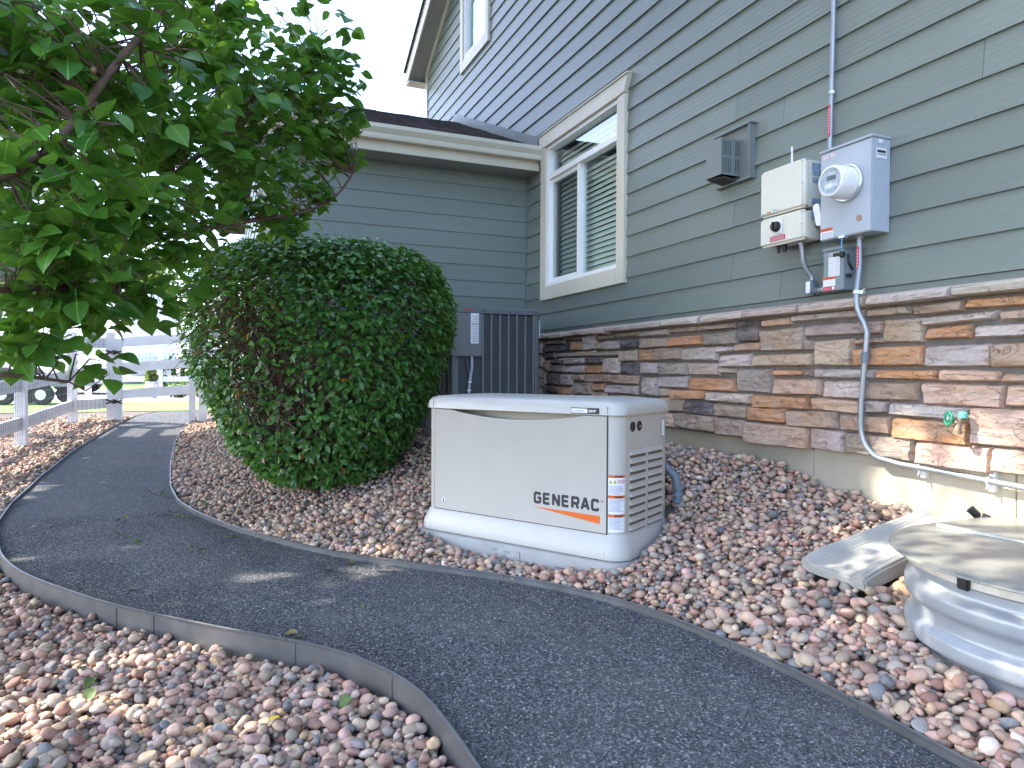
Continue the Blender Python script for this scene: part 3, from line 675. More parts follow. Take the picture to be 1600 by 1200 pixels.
# worn moulded mark on the pad's front edge
mb = MB(); mb.box(-.11, .075, -.3275, -.3225, .018, .060); mb.build('recess', mat('pad_recess', (0.33, 0.325, 0.315), 0.9, var=0.3, vscale=60, src='obj', bmp=0.5, bscale=120), pad, False)
# flared base
mb = MB(); mb.loft([ring(.616, .302, .085, 0.0), ring(.622, .308, .088, .004), ring(.622, .308, .088, .040), ring(.596, .280, .075, .105), ring(.590, .274, .07, .113)]); base_o = mb.build('base_skirt', M['bisque_lt'], gen, False, smooth=30)
mb = MB(); mb.loft([ring(.608, .294, .08, -.004), ring(.608, .294, .08, .003)]); mb.build('base_gasket', M['black'], gen, False)
zb, zl = .112, .649          # body between skirt and lid (above the pad)
RC = .12                    # the door closes a shallow bay in the front
def hring(z):
    p = rrect(HL, HW, .065, 9); k = 30
    return [(x, y, z) for x, y in p[:30]] + [(-.5225, -HW, z), (-.5220, -HW+RC, z), (.5220, -HW+RC, z), (.5225, -HW, z)] + [(x, y, z) for x, y in p[30:]]
mb = MB(); mb.loft([hring(zb-.01), hring(zl+.02)]); mb.build('housing', M['bisque'], gen, False, smooth=30)
# front door panel with the scooped hand-hold under the lid
SX = .523
def arc(x):
    t = x/(.40); return zl - .001 - (.036*max(0.0, 1-t*t)**0.9 if abs(t) < 1 else 0)
mb = MB(); nx_, P0 = 48, -HW-.0065
V = []; F = []
for i in range(nx_+1):
    x = -SX+.003 + (2*SX-.006)*i/nx_; zt = arc(x)
    for (y, z) in ((P0, zb+.004), (P0, zt-.010), (P0-.002, zt-.005), (P0+.0005, zt), (P0+.012, zt), (P0+.012, zb+.004)): V.append((x, y, z))
k = 6
for i in range(nx_):
    for j in range(k): F.append((i*k+j, i*k+(j+1) % k, (i+1)*k+(j+1) % k, (i+1)*k+j))
F += [tuple(range(k)), tuple(range(nx_*k, nx_*k+k))]
mb.add(V, F); door = mb.build('front_door', M['bisque'], gen, False, smooth=30)
for x in (-SX, SX):
    MB().box(x-.0016, x+.0016, -HW-.004, -HW+.01, zb, zl-.001).build('door_seam', M['ink'], gen, False)
MB().box(-SX, SX, -HW-.005, -HW+.01, zb, zb+.0035).build('door_seam', M['ink'], gen, False)
# the scoop itself: the wall behind the hand-hold leans inward
# lid
mb = MB(); mb.loft([ring(HL+.010, HW+.012, .07, zl+.002, 9), ring(HL+.013, HW+.016, .072, zl+.006, 9), ring(HL+.010, HW+.012, .072, zl+.040, 9), ring(HL-.002, HW+.000, .07, zl+.058, 9), ring(HL-.030, HW-.030, .055, zl+.069, 9), ring(HL-.12, HW-.11, .04, zl+.077, 9)])
lid = mb.build('lid', M['bisque_lt'], gen, False, smooth=50)
for x in (-SX, SX+.005):
    MB().box(x-.0009, x+.0009, -HW-.0165, -HW-.006, zl+.004, zl+.042).build('lid_seam', M['seam'], lid, False)
    MB().box(x-.0009, x+.0009, -.3085, -.29, .004, .041).build('skirt_seam', M['seam'], base_o, False)
# badge on the lid
bx0, bx1, bz0, bz1 = .338, .486, zl+.0085, zl+.036; by = -HW-.0165
MB().box(bx0, bx1, by-.0035, by+.004, bz0, bz1).build('badge', M['ink'], lid, False, bevel=.002)
MB().box(bx0+.004, bx0+.090, by-.0042, by-.003, bz0+.004, bz1-.004).build('badge_plate', M['white'], lid, False)
FR = Matrix.Rotation(R(90), 4, 'X')
def front(x, y, z): return Matrix.Translation((x, y, z)) @ FR
text_mesh('badge_text', 'Guardian', .0125, M['ink'], lid, front(bx0+.009, by-.0044, bz0+.0095), space=1.35)
text_mesh('badge_text', '22kW', .0145, M['white'], lid, front(bx0+.095, by-.0040, bz0+.0088), bold=.0004, shear=.25)
# lettering on the door: heavy squared letters made of strokes
def stroke(mb, pts, w, y, closed=False):
    for a, b_ in zip(pts[:-1], pts[1:]):
        a, b_ = Vector(a), Vector(b_); d = (b_-a).normalized(); n_ = Vector((-d.y, d.x))*w/2
        q = [a-d*w*.0+n_, b_+n_, b_-n_, a-n_]; mb.poly([(p.x, y, p.y) for p in q])
    for p in pts[1:-1]:
        p = Vector(p); mb.poly([(p.x+w/2*math.cos(R(t)), y-.00005, p.y+w/2*math.sin(R(t))) for t in range(0, 360, 45)])
LET = {'G': [[(.98, .80), (.86, 1), (.14, 1), (0, .86), (0, .14), (.14, 0), (.86, 0), (1, .14), (1, .50), (.52, .50)]],
       'E': [[(1, 1), (0, 1), (0, 0), (1, 0)], [(0, .5), (.92, .5)]], 'N': [[(0, -.09), (0, 1), (.07, 1), (.93, 0), (1, 0), (1, 1.09)]],
       'R': [[(0, -.09), (0, 1), (.86, 1), (1, .88), (1, .56), (.86, .42), (0, .42)], [(.62, .42), (1, -.09)]],
       'A': [[(-.08, -.09), (.42, 1), (.58, 1), (1.08, -.09)], [(.17, .27), (.83, .27)]], 'C': [[(.98, .78), (.86, 1), (.14, 1), (0, .86), (0, .14), (.14, 0), (.86, 0), (1, .22)]]}
GX0, GX1, GZ0, GZ1 = .125, .495, zb+.100, zb+.158
word = 'GENERAC'; lw = (GX1-GX0)/7; yy = P0-.0008
for i, ch in enumerate(word):
    mb = MB(); w = .0135; cw = lw*.70
    for st in LET[ch]: stroke(mb, [(GX0+i*lw+w/2+u*(cw-w*.4), GZ0+w/2+v*(GZ1-GZ0-w)) for u, v in st], w, yy)
    mb.build('letter', M['ink'], door, False, fix=False)
text_mesh('trademark', '®', .012, M['ink'], door, front(GX1+.001, yy, GZ1-.012))
MB().poly([(GX0-.004, yy, GZ0-.016), (GX1-.006, yy, GZ0-.019), (GX1-.006, yy, GZ0-.056)]).build('orange_wedge', M['orange'], door, False, fix=False)
mb = MB(); mb.lathe([(.013, 0), (.013, .003), (.011, .0045)], (-.452, P0, zb+.052), (0, -1, 0), 20); lk = mb.build('lock', M['white'], door, False, smooth=30)
MB().box(-.4545, -.4495, P0-.0062, P0-.004, zb+.043, zb+.061).build('keyhole', M['ink'], lk, False)
# warning label on the right-hand corner
mb = MB(); lx0, lx1 = .529, .584
def corner_pt(s, out=.0012):    # s metres along the front then round the corner
    r = .065; xs_ = HL-r
    if s <= xs_: return (s, -HW-out)
    a = (s-xs_)/r; return (xs_+(r+out)*math.sin(a), -HW+r-(r+out)*math.cos(a))
def label(name, s0, s1, z0, z1, m, out, parent=gen, n=6):
    mb = MB(); ss = [s0+(s1-s0)*i/n for i in range(n+1)]
    for a, b_ in zip(ss[:-1], ss[1:]):
        p, q = corner_pt(a, out), corner_pt(b_, out); mb.poly([(p[0], p[1], z0), (q[0], q[1], z0), (q[0], q[1], z1), (p[0], p[1], z1)])
    return mb.build(name, m, parent, False, fix=False)
wl = label('warning_label', .5275, .606, zb+.012, zb+.272, M['white'], .0010)
for zt in (.272, .180, .094):
    label('orange_band', .5275, .606, zb+zt-.013, zb+zt, M['orange'], .0016, wl)
    label('band_print', .556, .594, zb+zt-.0095, zb+zt-.0038, M['ink'], .0020, wl)
r = random.Random(5)
for zt, nl in ((.222, 8), (.163, 12), (.078, 11)):
    for i in range(nl):
        z = zb+zt-i*.0052; label('print_line', .531, .531+r.uniform(.045, .071), z, z+.0024, M['greyink'], .0016, wl, 4)
for i, (m_, dz) in enumerate(((M['yellow'], 0), (M['yellow'], 0), (M['red'], 0), (M['red'], 0))):
    s0 = .5305 + i*.0188
    mb = MB(); p, q = corner_pt(s0, .0017), corner_pt(s0+.016, .0017)
    if i < 2:
        c = corner_pt(s0+.008, .0017); mb.poly([(p[0], p[1], zb+.233), (q[0], q[1], zb+.233), (c[0], c[1], zb+.252)]); mb.build('hazard_sign', m_, wl, False, fix=False)
        mb = MB(); c2 = corner_pt(s0+.0065, .0021); c3 = corner_pt(s0+.0095, .0021); mb.poly([(c2[0], c2[1], zb+.236), (c3[0], c3[1], zb+.236), (c3[0], c3[1], zb+.246), (c2[0], c2[1], zb+.246)]); mb.build('hazard_mark', M['ink'], wl, False, fix=False)
    else:
        cc = corner_pt(s0+.008, .0017); th = Vector((q[0]-p[0], q[1]-p[1], 0)).normalized(); pts = []
        for t in range(12):
            for rr_ in (.0085, .006): pts.append(Vector((cc[0], cc[1], zb+.2425)) + th*rr_*math.cos(R(30*t)) + Vector((0, 0, 1))*rr_*math.sin(R(30*t)))
        mb.add(pts, [(2*t, 2*((t+1) % 12), 2*((t+1) % 12)+1, 2*t+1) for t in range(12)])
        mb.add([Vector((cc[0], cc[1], zb+.2425))+th*x+Vector((0, 0, z)) for x, z in ((-.006, .005), (-.005, .006), (.006, -.005), (.005, -.006))], [(0, 1, 2, 3)]); mb.build('prohibition_sign', m_, wl, False, fix=False)
# louvres on the right-hand end
XE_ = HL
for c, (y0, y1) in enumerate(((-.180, -.010), (.010, .180))):
    for i in range(10):
        z1 = zb+.385-i*.0385
        if z1-.034 < zb+.004: continue
        mb = MB(); mb.hexa([(XE_-.002, y0, z1-.029), (XE_+.013, y0+.006, z1-.027), (XE_+.013, y1-.006, z1-.027), (XE_-.002, y1, z1-.029),
                            (XE_-.002, y0, z1-.006), (XE_-.001, y0, z1-.006), (XE_-.001, y1, z1-.006), (XE_-.002, y1, z1-.006)])
        mb.build('louvre', M['bisque'], gen, False)
        MB().box(XE_-.001, XE_+.0015, y0+.004, y1-.004, z1-.0435, z1-.029).build('louvre_slot', mat('slot_shadow', (.13, .112, .09), .9) if 'slot' not in M else M['slot'], gen, False)
        M.setdefault('slot', bpy.data.materials['slot_shadow'])
MB().box(XE_-.002, XE_+.006, -.007, .007, zb+.01, zb+.385).build('louvre_rib', M['bisque'], gen, False, bevel=.002)
for y in (-.155, -.085):
    mb = MB(); mb.lathe([(.0235, -.004), (.0235, .004), (.019, .005), (.018, .002)], (XE_, y, zl-.050), (1, 0, 0), 24); mb.build('lock_cover', M['black'], gen, False, smooth=30)
mb = MB(); mb.lathe([(.007, 0), (.007, .003)], (XE_+.0035, -.083, zl-.052), (1, 0, 0), 12); mb.build('lock_core', mat('copper', (.35, .15, .10), .4), gen, False)
dl = MB().box(XE_+.0005, XE_+.0015, .165, .205, zl-.120, zl-.030).build('data_plate', M['ink'], gen, False)
MB().box(XE_+.001, XE_+.0021, .168, .202, zl-.117, zl-.033).build('data_plate_face', M['white'], dl, False)
# grey conduit rising behind the generator
M['pvc'] = mat('grey_pvc', (0.135, 0.165, 0.195), 0.45, var=0.08, vscale=10)
pv = thing('conduit_stub', (3.0, -2.13, .14), 'grey plastic conduit elbow rising behind the generator end', 'conduit')
pts = [(2.968, -2.175, -.05), (2.968, -2.175, .33), (2.975, -2.165, .40), (3.02, -2.12, .46), (3.07, -2.08, .49), (3.13, -2.04, .52), (3.20, -1.99, .53)]
MB().tube(pts, .0225, 14).build('pipe', M['pvc'], pv, smooth=40)
for z in (.265, .335):
    MB().lathe([(.0225, 0), (.029, .002), (.029, .022), (.0225, .024)], (2.968, -2.175, z), (0, 0, 1), 16).build('coupling', M['pvc'], pv, smooth=30)
MB().lathe([(.0225, 0), (.027, .002), (.027, .018), (.0225, .02)], (2.968, -2.175, .302), (0, 0, 1), 16).build('coupling', mat('blue_grey_pvc', (.15, .20, .25), .4), pv, smooth=30)
bxo = thing('drain_box', (3.97, YW+.03, .42), 'small pale blue-grey box low on the foundation behind the generator', 'box')
MB().box(3.90, 4.08, YW-.008, YW+.10, .452, .496).build('shell', mat('pale_grey_plastic', (.38, .43, .44), .5), bxo, bevel=.004)
MB().box(3.895, 4.085, YW+.1005, YW+.106, .448, .50).build('rim', mat('dark_grey_plastic', (.16, .2, .2), .5), bxo, bevel=.002)

# ---------------------------------------------------------------- air conditioner
M['ac'] = mat('slate_paint', (0.125, 0.138, 0.146), 0.42, var=0.08, vscale=5)
M['ac_panel'] = mat('slate_panel', (0.155, 0.165, 0.168), 0.45, var=0.06, vscale=5)
M['coil'] = mat('coil_fins', (0.042, 0.050, 0.060), 0.6, var=0.2, vscale=40)
M['greyconduit'] = mat('light_grey_conduit', (0.36, 0.40, 0.44), 0.4, var=0.06)
AX0, AX1, AY0, AY1 = 5.10, 5.84, -2.376, -1.633
az0, az1 = .40, 1.445
acp = thing('condenser_pad', (5.47, -2.0, .30), 'concrete slab under the air conditioner beside the shrub', 'slab')
MB().box(AX0-.10, AX1+.05, AY0-.06, AY1+.16, .22, .395).build('slab', M['padc'], acp, bevel=.012)
ac = thing('air_conditioner', (5.47, -2.0, .397), 'dark slate louvred air conditioner in the corner of the house', 'air conditioner')
ax, ay = (AX0+AX1)/2, (AY0+AY1)/2; hx, hy = (AX1-AX0)/2, (AY1-AY0)/2
def aring(d, r_, z): return [(ax+x, ay+y, z) for x, y in rrect(hx-d, hy-d, r_, 6)]
MB().loft([aring(.028, .06, az0+.05), aring(.028, .06, az1-.04)]).build('coil', M['coil'], ac, smooth=30)
MB().loft([aring(-.004, .09, az0), aring(-.004, .09, az0+.045), aring(.01, .085, az0+.05)]).build('base_pan', M['ac'], ac, smooth=30)
MB().loft([aring(.012, .08, az1-.052), aring(-.006, .09, az1-.046), aring(-.008, .09, az1-.012), aring(.006, .085, az1), aring(.06, .06, az1+.008)]).build('top_cap', M['ac'], ac, smooth=35)
for sx_, sy_ in ((1, 1), (1, -1), (-1, -1)):
    cx, cy = ax+sx_*(hx-.035), ay+sy_*(hy-.035); mb = MB(); a0 = {(1, 1): 0, (1, -1): 270, (-1, -1): 180}[(sx_, sy_)]
    pts = [(.038*math.cos(R(a0+t)), .038*math.sin(R(a0+t))) for t in range(-10, 101, 10)] + [(.02*math.cos(R(a0+t)), .02*math.sin(R(a0+t))) for t in range(100, -11, -10)]
    mb.prism(pts, lambda u, v, w, cx=cx, cy=cy: (cx+u, cy+v, w), az0+.05, az1-.05); mb.build('corner_post', M['ac'], ac, smooth=30)
YP = -1.873           # right edge of the service panel
# louvred front: vertical ribs and rows of thin blades
FY0, FY1 = AY0+.055, YP-.012
nb = 6
for i in range(nb+1):
    y = FY0 + (FY1-FY0)*i/nb; MB().box(AX0-.002, AX0+.016, y-.007, y+.007, az0+.05, az1-.05).build('rib', M['ac_panel'], ac, bevel=.002)
bl = MB(); z = az0+.06
while z < az1-.06:
    bl.hexa([(AX0+.004, FY0, z), (AX0+.022, FY0, z+.006), (AX0+.022, FY1, z+.006), (AX0+.004, FY1, z), (AX0+.004, FY0, z+.004), (AX0+.022, FY0, z+.010), (AX0+.022, FY1, z+.010), (AX0+.004, FY1, z+.004)]); z += .0145
tag(bl.build('front_blades', M['ac'], ac), kind='stuff')
LX0_, LX1_ = AX0+.09, AX1-.055
for i in range(6):
    x = LX0_ + (LX1_-LX0_)*i/5; MB().box(x-.008, x+.008, AY1-.016, AY1+.002, az0+.05, az1-.05).build('rib', M['ac_panel'], ac, bevel=.002)
bl = MB(); z = az0+.06
while z < az1-.06:
    bl.hexa([(LX0_, AY1-.004, z), (LX0_, AY1-.022, z+.006), (LX1_, AY1-.022, z+.006), (LX1_, AY1-.004, z), (LX0_, AY1-.004, z+.004), (LX0_, AY1-.022, z+.010), (LX1_, AY1-.022, z+.010), (LX1_, AY1-.004, z+.004)]); z += .0145
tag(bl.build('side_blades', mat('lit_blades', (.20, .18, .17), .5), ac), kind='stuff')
# corner service panel above, open bay with the conduits below
sp = MB().box(AX0-.012, AX0+.10, YP, AY1+.008, 1.06, az1-.05).build('service_panel', M['ac_panel'], ac, bevel=.006)
MB().box(AX0+.035, AX0+.06, YP, AY1-.02, az0+.05, 1.06).build('bay_back', M['ac_panel'], ac)
MB().box(AX0, AX0+.05, AY1-.022, AY1, az0+.05, 1.06).build('corner_post', M['ac'], ac, bevel=.004)
MB().box(AX0-.0135, AX0-.012, -1.845, -1.780, 1.16, 1.395).build('data_sheet', M['white'], sp)
MB().box(AX0-.0145, AX0-.0135, -1.843, -1.782, 1.309, 1.313).build('sheet_rule', M['greyink'], sp)
for i in range(16):
    z = 1.17 + i*.0133; MB().box(AX0-.0145, AX0-.0135, -1.840, -1.84+random.uniform(.035, .055), z, z+.0045).build('print_line', M['greyink'], sp)
MB().prism([(-1.80, 1.418), (-1.735, 1.418), (-1.730, 1.426), (-1.795, 1.426)], lambda u, v, w: (w, u, v), AX0-.0165, AX0-.0125).build('red_badge', M['red'], sp)
MB().box(AX0+.0, AX0+.035, AY0-.0015, AY0+.001, 1.22, 1.36).build('side_label', M['white'], ac)
for y, z in ((-1.885, az1-.03), (-2.11, az1-.03)):
    MB().lathe([(.006, 0), (.006, .004), (.003, .005)], (AX0-.008, y, z), (-1, 0, 0), 10).build('screw', M['black'], ac)
cd = [(AX0+.005, -1.795, 1.06), (AX0-.002, -1.795, .98), (AX0-.006, -1.775, .86), (AX0-.012, -1.765, .76), (AX0-.014, -1.775, .66), (AX0-.008, -1.80, .58), (AX0, -1.84, .50)]
MB().tube(cd, .0125, 10).build('whip_conduit', M['greyconduit'], ac, smooth=40)
for z, y in ((.855, -1.776), (.79, -1.768)):
    MB().lathe([(.0165, 0), (.0165, .012)], (AX0-.008, y, z), (0, 0, 1), 12).build('whip_fitting', M['vinyl'], ac)
MB().tube([(AX0+.012, -1.75, 1.06), (AX0+.010, -1.765, .96), (AX0+.008, -1.79, .86)], .009, 8).build('line_set', mat('foam_sleeve', (.12, .09, .08), .8), ac, smooth=40)

# ---------------------------------------------------------------- equipment on the wall
M['invert'] = mat('cream_enclosure', (0.70, 0.67, 0.55), 0.4, var=0.03, vscale=6)
M['invert_side'] = mat('pale_casting', (0.66, 0.65, 0.57), 0.45, var=0.04)
M['metergrey'] = mat('meter_grey', (0.40, 0.44, 0.48), 0.38, var=0.04, vscale=4, bmp=0.05, bscale=200, bdist=.0005)
M['discgrey'] = mat('switch_grey', (0.19, 0.235, 0.25), 0.4, var=0.05, vscale=5)
M['blueink'] = mat('blue_print', (0.27, 0.36, 0.46), 0.5, var=0.5, vscale=120)
M['emt'] = mat('zinc_conduit', (0.33, 0.35, 0.37), 0.35, metal=0.5, var=0.08, vscale=12)
M['zinc'] = mat('bright_zinc', (0.60, 0.62, 0.63), 0.3, metal=0.7, var=0.1)
M['brass'] = mat('brass', (0.28, 0.20, 0.13), 0.4, metal=0.5, var=0.2, vscale=30)
M['clear'] = m_glass('meter_glass', (0.96, 0.97, 0.98), 1.35)
def slab_y(x0, x1, y0, y1, z0, z1): return MB().box(x0, x1, y0, y1, z0, z1)
WR = Matrix.Rotation(R(180), 4, 'Z') @ FR       # text facing +Y, reading towards -X
def wallM(x, y, z): return Matrix.Translation((x, y, z)) @ WR
# solar inverter: upper casting and lower switch box
inv = thing('solar_inverter', (2.72, YW, 1.585), 'cream solar inverter with a black rotary switch beside the meter', 'inverter')
up = slab_y(2.567, 2.866, -2.640, -2.600, 1.745, 1.983).build('cover', M['invert'], inv, bevel=.012, seg=3)
slab_y(2.572, 2.861, YW+.030, -2.641, 1.750, 1.980).build('heat_sink', M['invert_side'], inv, bevel=.006)
lo = slab_y(2.567, 2.866, -2.640, -2.600, 1.590, 1.738).build('switch_cover', M['invert'], inv, bevel=.012, seg=3)
slab_y(2.572, 2.861, YW+.030, -2.641, 1.594, 1.735).build('switch_box', M['invert_side'], inv, bevel=.006)
slab_y(2.60, 2.84, YW+.006, YW+.029, 1.62, 1.95).build('bracket', M['emt'], inv)
for x in (2.578, 2.855):
    for z in (1.757, 1.862, 1.970):
        MB().lathe([(.0042, 0), (.0042, .0015)], (x, -2.6005, z), (0, 1, 0), 10).build('screw', M['greyink'], up)
    for z in (1.602, 1.664, 1.726):
        MB().lathe([(.0042, 0), (.0042, .0015)], (x, -2.6005, z), (0, 1, 0), 10).build('screw', M['greyink'], lo)
for (y0, y1, z0, z1) in ((-2.725, -2.655, 1.905, 1.965), (-2.725, -2.66, 1.868, 1.892), (-2.71, -2.655, 1.765, 1.792)):
    MB().box(2.5695, 2.5712, y0, y1, z0, z1).build('side_label', M['blueink'], up)
MB().box(2.5695, 2.5712, -2.72, -2.655, 1.69, 1.728).build('side_label', M['blueink'], lo)
text_mesh('logo_text', 'solar', .0125, M['greyink'], up, Matrix.Identity(4), extrude=.0002).data.transform(wallM(2.846, -2.5992, 1.757))
MB().box(2.784, 2.812, -2.5995, -2.5988, 1.7555, 1.768).build('logo_block', mat('logo_red', (.60, .10, .07), .4), up)
text_mesh('logo_text', 'edge', .0115, M['white'], up, Matrix.Identity(4), extrude=.0002).data.transform(wallM(2.811, -2.5985, 1.7575))
for i, (x, w) in enumerate(((2.765, .009), (2.754, .008))):
    mb = MB(); mb.lathe([(w/2, 0), (w/2, .0006)], (x, -2.5994, 1.768), (0, 1, 0), 12); mb.build('logo_mark', mat('logo_green%d' % i, (.10, .38, .25), .4), up)
MB().box(2.728, 2.748, -2.5995, -2.5990, 1.764, 1.7675).build('logo_rule', M['greyink'], up)
MB().box(2.700, 2.765, -2.5995, -2.592, 1.640, 1.712).build('switch_plate', M['vinyl'], lo, bevel=.003)
mb = MB(); mb.lathe([(.027, 0), (.027, .010), (.022, .022), (.021, .024)], (2.734, -2.592, 1.678), (0, 1, 0), 24); kb = mb.build('rotary_knob', M['black'], lo, smooth=35)
MB().box(2.729, 2.739, -2.570, -2.560, 1.655, 1.701).build('knob_grip', M['black'], kb, bevel=.002)
rl = MB().box(2.683, 2.787, -2.5995, -2.5985, 1.610, 1.634).build('red_warning_label', M['red'], lo)
for z in (1.6145, 1.6235):
    MB().box(2.690, 2.781, -2.5985, -2.598, z, z+.005).build('label_print', mat('pinkish_print', (.62, .32, .36), .5) if 'pink' not in M else M['pink'], rl); M.setdefault('pink', bpy.data.materials['pinkish_print'])
for x, r_ in ((2.785, .010), (2.745, .014)):
    MB().lathe([(r_, 0), (r_*1.05, -.012), (r_*.8, -.022), (r_*.75, -.034)], (x, -2.655, 1.592), (0, 0, 1), 12).build('cable_gland', M['black'], inv, smooth=35)
an = thing('antenna', (2.75, -2.69, 1.98), 'thin white stick antenna standing above the cream inverter', 'antenna')
MB().tube([(2.745, -2.70, 1.975), (2.745, -2.70, 2.005)], .007, 8).build('base', M['vinyl'], an)
MB().tube([(2.745, -2.70, 2.005), (2.747, -2.70, 2.10)], [.0055, .0048], 8).build('rod', M['vinyl'], an)

# utility meter box
mt = thing('meter_box', (2.35, YW, 1.56), 'large grey electric meter box with round glass meter', 'meter')
body = slab_y(2.209, 2.493, YW+.008, -2.632, 1.565, 1.975).build('body', M['metergrey'], mt, bevel=.003)
MB().box(2.205, 2.497, YW+.006, -2.622, 1.976, 1.988).build('rain_cap', M['metergrey'], mt, bevel=.003)
MB().box(2.2115, 2.4905, -2.6325, -2.628, 1.568, 1.972).build('cover', M['metergrey'], mt, bevel=.002)
mc = (2.335, -2.628, 1.800)
MB().lathe([(.080, 0), (.085, .004), (.085, .014), (.080, .018), (.073, .018)], mc, (0, 1, 0), 40).build('meter_ring', M['zinc'], mt, smooth=30)
MB().lathe([(.073, .010), (.0735, .055), (.071, .098), (.067, .108), (.060, .110), (.058, .106), (.057, .100)], mc, (0, 1, 0), 40).build('meter_shell', M['vinyl'], mt, smooth=40)
face = MB().lathe([(.0575, .0995), (.0575, .1005)], mc, (0, 1, 0), 40).build('meter_face', mat('meter_dial', (.50, .56, .60), .4, var=.25, vscale=40), mt)
MB().box(2.310, 2.360, -2.5268, -2.5262, 1.805, 1.825).build('display', mat('lcd', (.16, .19, .17), .3), face)
MB().box(2.300, 2.370, -2.5268, -2.5262, 1.772, 1.790).build('dial_label', M['white'], face)
MB().box(2.318, 2.352, -2.5266, -2.5261, 1.830, 1.842).build('dial_label', M['white'], face)
MB().lathe([(.060, .106), (.056, .112), (.03, .116), (.004, .117)], mc, (0, 1, 0), 40).build('meter_glass', M['clear'], mt, smooth=60)
w1 = MB().box(2.405, 2.478, -2.628, -2.6272, 1.944, 1.962).build('warning_label', mat('pale_pink_label', (.62, .50, .50), .4), mt)
MB().lathe([(.007, 0), (.007, .004)], (2.442, -2.6275, 1.952), (0, 1, 0), 12).build('seal', M['zinc'], mt)
w2 = MB().box(2.415, 2.487, -2.628, -2.6272, 1.572, 1.620).build('warning_label', M['white'], mt)
MB().box(2.415, 2.487, -2.6272, -2.6266, 1.605, 1.620).build('orange_band', M['orange'], w2)
text_mesh('warning_text', 'WARNING', .0105, M['ink'], w2, Matrix.Identity(4), extrude=.0001).data.transform(wallM(2.475, -2.6264, 1.609))
for i in range(3): MB().box(2.42, 2.48, -2.6272, -2.6268, 1.577+i*.008, 1.580+i*.008).build('print_line', M['greyink'], w2)
MB().lathe([(.014, 0), (.014, .003), (.010, .004)], (2.272, -2.628, 1.632), (0, 1, 0), 16).build('knockout_plug', mat('rusty_plug', (.33, .23, .15), .6), mt)
mb = MB(); mb.lathe([(.022, 0), (.023, .001), (.023, .0018), (.020, .0018), (.018, .0006)], (2.2095, -2.69, 1.630), (-1, 0, 0), 24); mb.build('knockout', M['metergrey'], mt, smooth=30)
wl3 = MB().box(2.2065, 2.2075, -2.715, -2.65, 1.885, 1.930).build('side_label', M['white'], mt)
MB().box(2.2058, 2.2066, -2.708, -2.657, 1.910, 1.921).build('label_print', M['ink'], wl3)
text_mesh('side_text', 'WARNING', .011, M['ink'], wl3, Matrix.Translation((2.2060, -2.656, 1.899)) @ Matrix.Rotation(R(-90), 4, 'Z') @ FR, extrude=.0001)
MB().box(2.2065, 2.2075, -2.69, -2.665, 1.952, 1.968).build('side_label', M['white'], mt)
MB().box(2.34, 2.37, -2.64, -2.615, 1.557, 1.566).build('hasp', M['zinc'], mt)
MB().tube([(2.358, -2.622, 1.558), (2.358, -2.620, 1.535), (2.357, -2.622, 1.505)], .0035, 6).build('seal_tag', mat('blue_tag', (.05, .30, .50), .4), mt)

# safety switch under the meter
ds = thing('safety_switch', (2.44, YW, 1.325), 'small dark grey safety switch with labels under the meter box', 'switch')
slab_y(2.382, 2.500, YW+.008, -2.662, 1.328, 1.515).build('body', M['discgrey'], ds, bevel=.002)
MB().box(2.379, 2.503, YW+.006, -2.655, 1.5155, 1.532).build('rain_cap', M['discgrey'], ds, bevel=.003)
w = MB().box(2.405, 2.470, -2.662, -2.6612, 1.395, 1.505).build('data_sheet', M['white'], ds)
MB().box(2.407, 2.446, -2.6612, -2.6607, 1.485, 1.503).build('sheet_header', M['ink'], w)
MB().box(2.450, 2.468, -2.6612, -2.6607, 1.485, 1.503).build('sheet_logo', M['greyink'], w)
for i in range(9): MB().box(2.408+.002*(i % 2), 2.434, -2.6612, -2.6608, 1.402+i*.009, 1.405+i*.009).box(2.440, 2.467, -2.6612, -2.6608, 1.402+i*.009, 1.405+i*.009).build('print_line', mat('pale_print', (.50, .48, .53), .5) if 'pale' not in M else M['pale'], w); M.setdefault('pale', bpy.data.materials['pale_print'])
w = MB().box(2.428, 2.500, -2.6615, -2.6604, 1.350, 1.394).build('warning_label', M['white'], ds)
MB().box(2.428, 2.502, -2.6604, -2.6598, 1.382, 1.394).build('orange_band', M['orange'], w)
text_mesh('warning_text', 'WARNING', .009, M['ink'], w, Matrix.Identity(4), extrude=.0001).data.transform(wallM(2.486, -2.6596, 1.3845))
w = MB().box(2.428, 2.500, -2.6615, -2.6602, 1.330, 1.349).build('red_label', M['red'], ds)
MB().box(2.432, 2.446, -2.6602, -2.6596, 1.333, 1.347).build('label_symbol', M['white'], w)
for i in range(2): MB().box(2.452, 2.496, -2.6602, -2.6598, 1.334+i*.007, 1.3365+i*.007).build('print_line', M['pink'], w)
mb = MB(); mb.lathe([(.014, 0), (.014, .012), (.010, .014)], (2.388, -2.662, 1.490), (0, 1, 0), 16); mb.build('handle_hub', M['black'], ds, smooth=30)
MB().box(2.372, 2.3815, -2.72, -2.675, 1.40, 1.50).build('handle_plate', M['discgrey'], ds, bevel=.003)
MB().tube([(2.375, -2.68, 1.49), (2.366, -2.675, 1.45), (2.366, -2.70, 1.42)], .006, 8).build('operating_lever', M['black'], ds, smooth=40)
MB().box(2.37, 2.382, -2.70, -2.675, 1.385, 1.398).build('latch', M['black'], ds)

